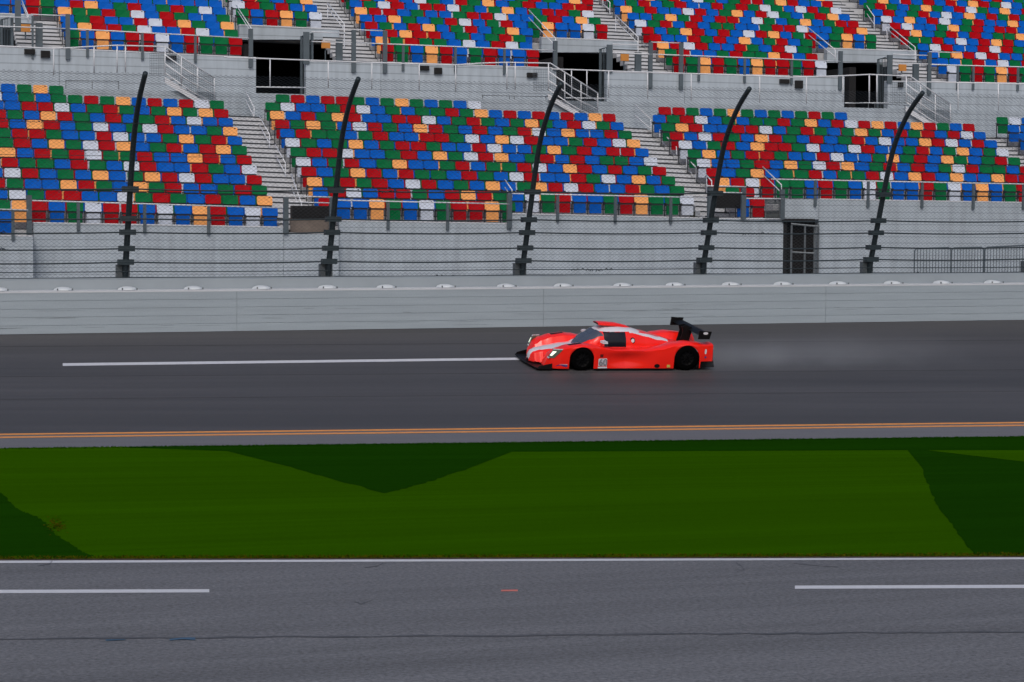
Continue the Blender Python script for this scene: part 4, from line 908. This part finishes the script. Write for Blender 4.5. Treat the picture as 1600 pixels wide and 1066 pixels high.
# wheels
def lathe(prof, y0, k=28):
    mb = MB(); n = len(prof)
    for i in range(k):
        a = 2 * math.pi * i / k
        for (r, y) in prof: mb.v.append((r * math.cos(a), y0 + y, r * math.sin(a)))
    for i in range(k):
        j = (i + 1) % k
        for q in range(n - 1): mb.f.append((i * n + q, j * n + q, j * n + q + 1, i * n + q + 1)); mb.m.append(0)
    return mb
for xc, wy, rr in ((XF, .13, .298), (XR, .155, .33)):
    for s in (-1, 1):
        e = bpy.data.objects.new('wheel', lathe([(.19, -wy), (rr - .03, -wy), (rr, -wy + .04), (rr, wy - .04), (rr - .03, wy), (.19, wy)], 0).mesh('wheel', M_tyre, True)); C.objects.link(e); e.parent = car; e.location = (xc, s * YW, rr)
        rim = MB(); rim.v = []; l = lathe([(.205, -wy + .01), (.20, -wy + .03), (.05, -wy + .05), (.04, -wy + .02), (.001, -wy + .02)], 0, 28)
        if s > 0: l.v = [(a, -b, c) for a, b, c in l.v]
        cpart(l, 'rim', M_rim, True, e)
        sp = MB()
        for k in range(10):
            a = 2 * math.pi * k / 10; c_, s_ = math.cos(a), math.sin(a); yy = s * (wy - .012)
            sp.hexa([(c_ * .05 - s_ * .012, yy, s_ * .05 + c_ * .012), (c_ * .05 + s_ * .012, yy, s_ * .05 - c_ * .012), (c_ * .2 + s_ * .008, yy, s_ * .2 - c_ * .008), (c_ * .2 - s_ * .008, yy, s_ * .2 + c_ * .008)], [(c_ * .05 - s_ * .012, yy + s * .02, s_ * .05 + c_ * .012), (c_ * .05 + s_ * .012, yy + s * .02, s_ * .05 - c_ * .012), (c_ * .2 + s_ * .008, yy + s * .01, s_ * .2 - c_ * .008), (c_ * .2 - s_ * .008, yy + s * .01, s_ * .2 + c_ * .008)])
        cpart(sp, 'spokes', M_galv if False else M_rim, False, e)
# splitter, sill skirt, diffuser
mb = MB(); pl = [(.0, -.90), (-.03, -.5), (-.06, 0), (-.03, .5), (.0, .90), (.34, .93), (.5, .60), (.5, -.60), (.34, -.93)]
mb.hexa([(x, y, .045) for x, y in pl], [(x, y, .075) for x, y in pl]); cpart(mb, 'front_splitter', M_cb)
for s in (-1, 1):
    mb = MB(); mb.hexa([(.0, s * .90, .05), (.34, s * .935, .05), (.34, s * .915, .05), (.0, s * .88, .05)], [(.04, s * .90, .12), (.34, s * .935, .20), (.34, s * .915, .20), (.04, s * .88, .12)]); cpart(mb, 'dive_plane', M_cb)
mb = MB()
for s in (-1, 1): mb.box((XF + .36, s * .93 - .02, .035), (XR - .4, s * .93 + .015, .062))
cpart(mb, 'side_sill', M_cb)
mb = MB(); mb.hexa([(4.2, -.90, .08), (4.72, -.90, .08), (4.72, .90, .08), (4.2, .90, .08)], [(4.3, -.90, .26), (4.68, -.90, .26), (4.68, .90, .26), (4.3, .90, .26)]); cpart(mb, 'rear_diffuser', M_cb)
# rear wing
mb = MB(); n = 12
for k in range(n):
    u0, u1 = k / n, (k + 1) / n
def wingsec(y, x0, z0, ch, th, pitch):
    P = []
    for k in range(10): u = k / 9; P.append((u, th * (1 - (2 * u - 1) ** 2) * .6 - .25 * th))
    for k in range(10): u = 1 - k / 9; P.append((u, -.35 * th * (1 - (2 * u - 1) ** 2) - .25 * th))
    c, s = math.cos(pitch), math.sin(pitch); return [(x0 + ch * (u * c), y, z0 + u * ch * s + v) for u, v in P]
A_ = wingsec(-.95, 4.24, .93, .30, .05, .16); B_ = wingsec(.95, 4.24, .93, .30, .05, .16); mb = MB(); mb.hexa(A_, B_); cpart(mb, 'rear_wing', M_cb)
for s in (-1, 1):
    mb = MB(); e0 = [(4.18, s * .952, .83), (4.50, s * .952, .83), (4.55, s * .952, 1.03), (4.20, s * .952, 1.05)]; mb.hexa(e0, [(x, s * .97, z) for x, y, z in e0]); ep = cpart(mb, 'wing_endplate', M_cb)
    mb = MB(); k = 14; mb.face([(4.38 + .07 * math.cos(2 * math.pi * i / k), s * .974, .985 + .035 * math.sin(2 * math.pi * i / k)) for i in range(k)][::s]); cpart(mb, 'endplate_badge', M_cw, parent=ep)
for s in (-1, 1):
    mb = MB(); q = [(4.02, .55), (4.27, .55), (4.36, .90), (4.34, .985), (4.20, 1.03), (4.06, 1.0), (4.10, .87)]; mb.hexa([(x, s * .11 - .012, z) for x, z in q], [(x, s * .11 + .012, z) for x, z in q]); cpart(mb, 'wing_strut', M_cb)
# roof scoop
def loft(secs, cap=True):
    mb = MB(); n = len(secs[0])
    for s in secs: mb.v += s
    for i in range(len(secs) - 1):
        for j in range(n): k = (j + 1) % n; mb.f.append((i * n + j, i * n + k, (i + 1) * n + k, (i + 1) * n + j)); mb.m.append(0)
    if cap: mb.f.append(tuple((len(secs) - 1) * n + j for j in range(n))); mb.m.append(0)
    return mb
secs = []
for (x, hw, z0, z1) in ((1.70, .20, 1.05, 1.10), (1.85, .20, 1.03, 1.11), (2.2, .16, 1.0, 1.085), (2.5, .09, .95, 1.02), (2.68, .03, .90, .94)):
    secs.append([(x, hw * math.cos(a), z0 + (z1 - z0) * max(math.sin(a), 0) ** .6) for a in [math.pi * k / 10 for k in range(11)]])
cpart(loft(secs), 'roof_scoop', M_red, True)
mb = MB(); mb.face([(1.703, y * .97, z) for x, y, z in secs[0]]); cpart(mb, 'scoop_opening', M_cb)
# headlights: lens bowl set in the front corner of each fender, white lined
for s in (-1, 1):
    def surf(u, v, o_):   # u across the corner (front -> flank), v upwards
        a0 = .66 + .22 * u; x0 = .30 + .02 * u if u < .5 else .31 + .44 * (u - .5); z = .30 + .26 * v
        x = x0 + .11 * v
        y = a0 if u < .5 else ip(x, YE)
        y = min(.66 + .5 * u, ip(x, YE))
        return (x - .035 - o_ * .8, s * (y + .012 + o_ * .6), z)
    def patch(u0, u1, v0, v1, o_, n=6, skew=.0):
        mb = MB()
        for i in range(n):
            for j in range(n):
                c4 = [surf(u0 + (u1 - u0) * a / n + skew * b / n, v0 + (v1 - v0) * b / n, o_) for a, b in ((i, j), (i + 1, j), (i + 1, j + 1), (i, j + 1))]
                mb.face(c4 if s > 0 else c4[::-1])
        return mb
    hl = cpart(patch(.10, .72, .12, .98, .0, 6, .22), 'headlight', M_lamp2)
    cpart(patch(.30, .58, .34, .80, .012, 4, .10), 'lamp_lens', M_lamp, parent=hl)
    for q in ((.08, .74, .96, 1.06, .22), (.10, .50, .06, .18, .03)): cpart(patch(q[0] + .2 * (q[2] > .5), q[1] + .2 * (q[2] > .5), q[2], q[3], .010, 4, .0), 'lamp_trim', M_cw, parent=hl)
# mirrors
for s in (-1, 1):
    mb = MB(); mb.hexa([(1.60, s * .66, .685), (1.62, s * .86, .685), (1.75, s * .86, .69), (1.73, s * .66, .69)], [(1.61, s * .66, .74), (1.63, s * .86, .735), (1.74, s * .85, .74), (1.72, s * .66, .75)]); mr_ = cpart(mb, 'wing_mirror', M_cw)
    mb = MB().tube([(1.67, s * .70, .69), (1.62, s * .60, .54)], .022, 6); cpart(mb, 'mirror_stalk', M_red, parent=mr_)
MB_ = MB().tube([(1.18, .1, .50), (1.30, -.30, .60)], .018, 5); cpart(MB_, 'wiper', M_cb)
# flank decals
def decal(q, m_, name, s=-1, o_=.016, parent=None):
    mb = MB(); k = []
    for x, z in q:
        mid = max(0, 1 - abs(x - 2.25) / .85); tk = .085 * mid * math.sin(math.pi * min(max((z - .08) / .40, 0), 1)); k.append((x, s * (ip(x, YE) - tk + o_), z))
    mb.face(k if s > 0 else k[::-1]); return cpart(mb, name, m_, parent=parent)
for s in (-1, 1):
    decal([(1.49, .13), (1.74, .13), (1.74, .305), (1.72, .32), (1.51, .32), (1.49, .305)], M_cw, 'number_panel', s)
    decal([(1.48, .07), (1.74, .07), (1.74, .11), (1.48, .11)], M_cw, 'number_strip', s)
    decal([(1.53, .35), (1.62, .35), (1.62, .43), (1.53, .43)], M_dkred, 'side_badge', s)
    decal([(.42, .125), (.70, .11), (.70, .155), (.50, .165)], M_blu, 'side_badge', s); decal([(.50, .17), (.70, .16), (.70, .175), (.54, .182)], M_cw, 'side_badge', s)
    decal([(3.37, .09), (3.46, .09), (3.46, .16), (3.37, .16)], M_yel, 'side_badge', s)
    decal([(3.10 + .075 * math.cos(a), .13 + .05 * math.sin(a)) for a in [2 * math.pi * k / 12 for k in range(12)]], M_cb, 'exhaust_outlet', s)
    decal([(4.43 + .03 * math.cos(a), .50 + .07 * math.sin(a)) for a in [2 * math.pi * k / 12 for k in range(12)]], M_cw, 'rear_badge', s)
    decal([(4.40, .33), (4.47, .33), (4.45, .38), (4.42, .38)], M_blu, 'rear_badge', s)
cu = bpy.data.curves.new('number', 'FONT'); cu.body = '60'; cu.size = .235; cu.align_x = 'CENTER'; cu.extrude = 0; cu.offset = .006
to = bpy.data.objects.new('tmp', cu); C.objects.link(to); bpy.context.view_layer.update()
me = bpy.data.meshes.new_from_object(to.evaluated_get(bpy.context.evaluated_depsgraph_get())); bpy.data.objects.remove(to)
me.materials.clear(); me.materials.append(M_cg)
for s in (-1, 1):
    o = bpy.data.objects.new('race_number', me); C.objects.link(o); o.parent = car
    o.matrix_local = Matrix.Translation((warp(1.615), s * (ip(1.6, YE) + .026), .145)) @ (Matrix.Rotation(math.pi, 4, 'Z') if s > 0 else Matrix.Identity(4)) @ Matrix.Rotation(math.pi / 2, 4, 'X')
# round vents behind the window
for s in (-1, 1):
    for (x, a, rr, m_) in ((2.56, .475, .07, M_cb), (2.565, .475, .045, M_cw)):
        mb = MB(); pts = [(x + rr * math.cos(t), t) for t in [2 * math.pi * k / 14 for k in range(14)]]; q = []
        for xx, t in pts: z = .70 + rr * 1.1 * math.sin(t); q.append((xx, s * (.435 + (.9 - z) * .22 + .012 + (.004 if m_ is M_cw else 0)), z))
        mb.face(q if s > 0 else q[::-1]); cpart(mb, 'side_vent', m_)
    mb = MB(); mb.hexa([(XF - .30, s * .62, .55), (XF + .02, s * .62, .6), (XF + .02, s * .78, .6), (XF - .30, s * .78, .55)], [(XF - .30, s * .63, H(XF - .30, .70) + .004), (XF + .0, s * .64, H(XF, .70) + .004), (XF + .0, s * .77, H(XF, .76) + .004), (XF - .30, s * .77, H(XF - .3, .76) + .004)]); cpart(mb, 'fender_louvre', M_cb)
# ------------------------------------------------------------------ spray behind the car
sp = bpy.data.materials.new('spray'); sp.use_nodes = True; nt = sp.node_tree; N = nt.nodes; L = nt.links; N.remove(N['Principled BSDF'])
pv = N.new('ShaderNodeVolumePrincipled'); pv.inputs['Color'].default_value = (.88, .93, 1, 1); L.new(pv.outputs[0], N['Material Output'].inputs['Volume'])
tc = N.new('ShaderNodeTexCoord'); sx = N.new('ShaderNodeSeparateXYZ'); L.new(tc.outputs['Object'], sx.inputs[0])
def mth(op, a, b=None, c=None):
    k = N.new('ShaderNodeMath'); k.operation = op
    for i, v in enumerate((a, b, c)):
        if v is None: continue
        if isinstance(v, (int, float)): k.inputs[i].default_value = v
        else: L.new(v, k.inputs[i])
    return k.outputs[0]
LX = 8.5
fx = mth('MAXIMUM', mth('SUBTRACT', 1, mth('DIVIDE', sx.outputs[0], LX)), 0)
hz = mth('ADD', .55, mth('MULTIPLY', sx.outputs[0], .07))
fz = mth('MAXIMUM', mth('SUBTRACT', 1, mth('DIVIDE', sx.outputs[2], hz)), 0)
fy = mth('MAXIMUM', mth('SUBTRACT', 1, mth('POWER', mth('DIVIDE', mth('ABSOLUTE', sx.outputs[1]), 1.6), 2)), 0)
nz = N.new('ShaderNodeTexNoise'); nz.inputs['Scale'].default_value = .7; nz.inputs['Detail'].default_value = 3; L.new(tc.outputs['Object'], nz.inputs['Vector'])
nr_ = mth('MAXIMUM', mth('ADD', .8, mth('MULTIPLY', mth('SUBTRACT', nz.outputs[0], .5), 2.0)), 0)
den = mth('MULTIPLY', mth('MULTIPLY', mth('MULTIPLY', fx, fz), mth('MULTIPLY', fy, nr_)), .33); L.new(den, pv.inputs['Density'])
mb = MB().box((0, -1.6, .03), (LX, 1.6, 1.6)); o = bpy.data.objects.new('spray_mist', mb.mesh('spray_mist', sp)); C.objects.link(o)
Ms = Mc.copy()
for i in range(3): Ms[i][3] = (org + ex * 4.45 * sc)[i]
o.matrix_world = Ms; tag(o, 'thin grey water spray trailing behind the racing car', 'spray', kind='stuff')
# loose bits: small leaf-like specks on the grass near the kerb
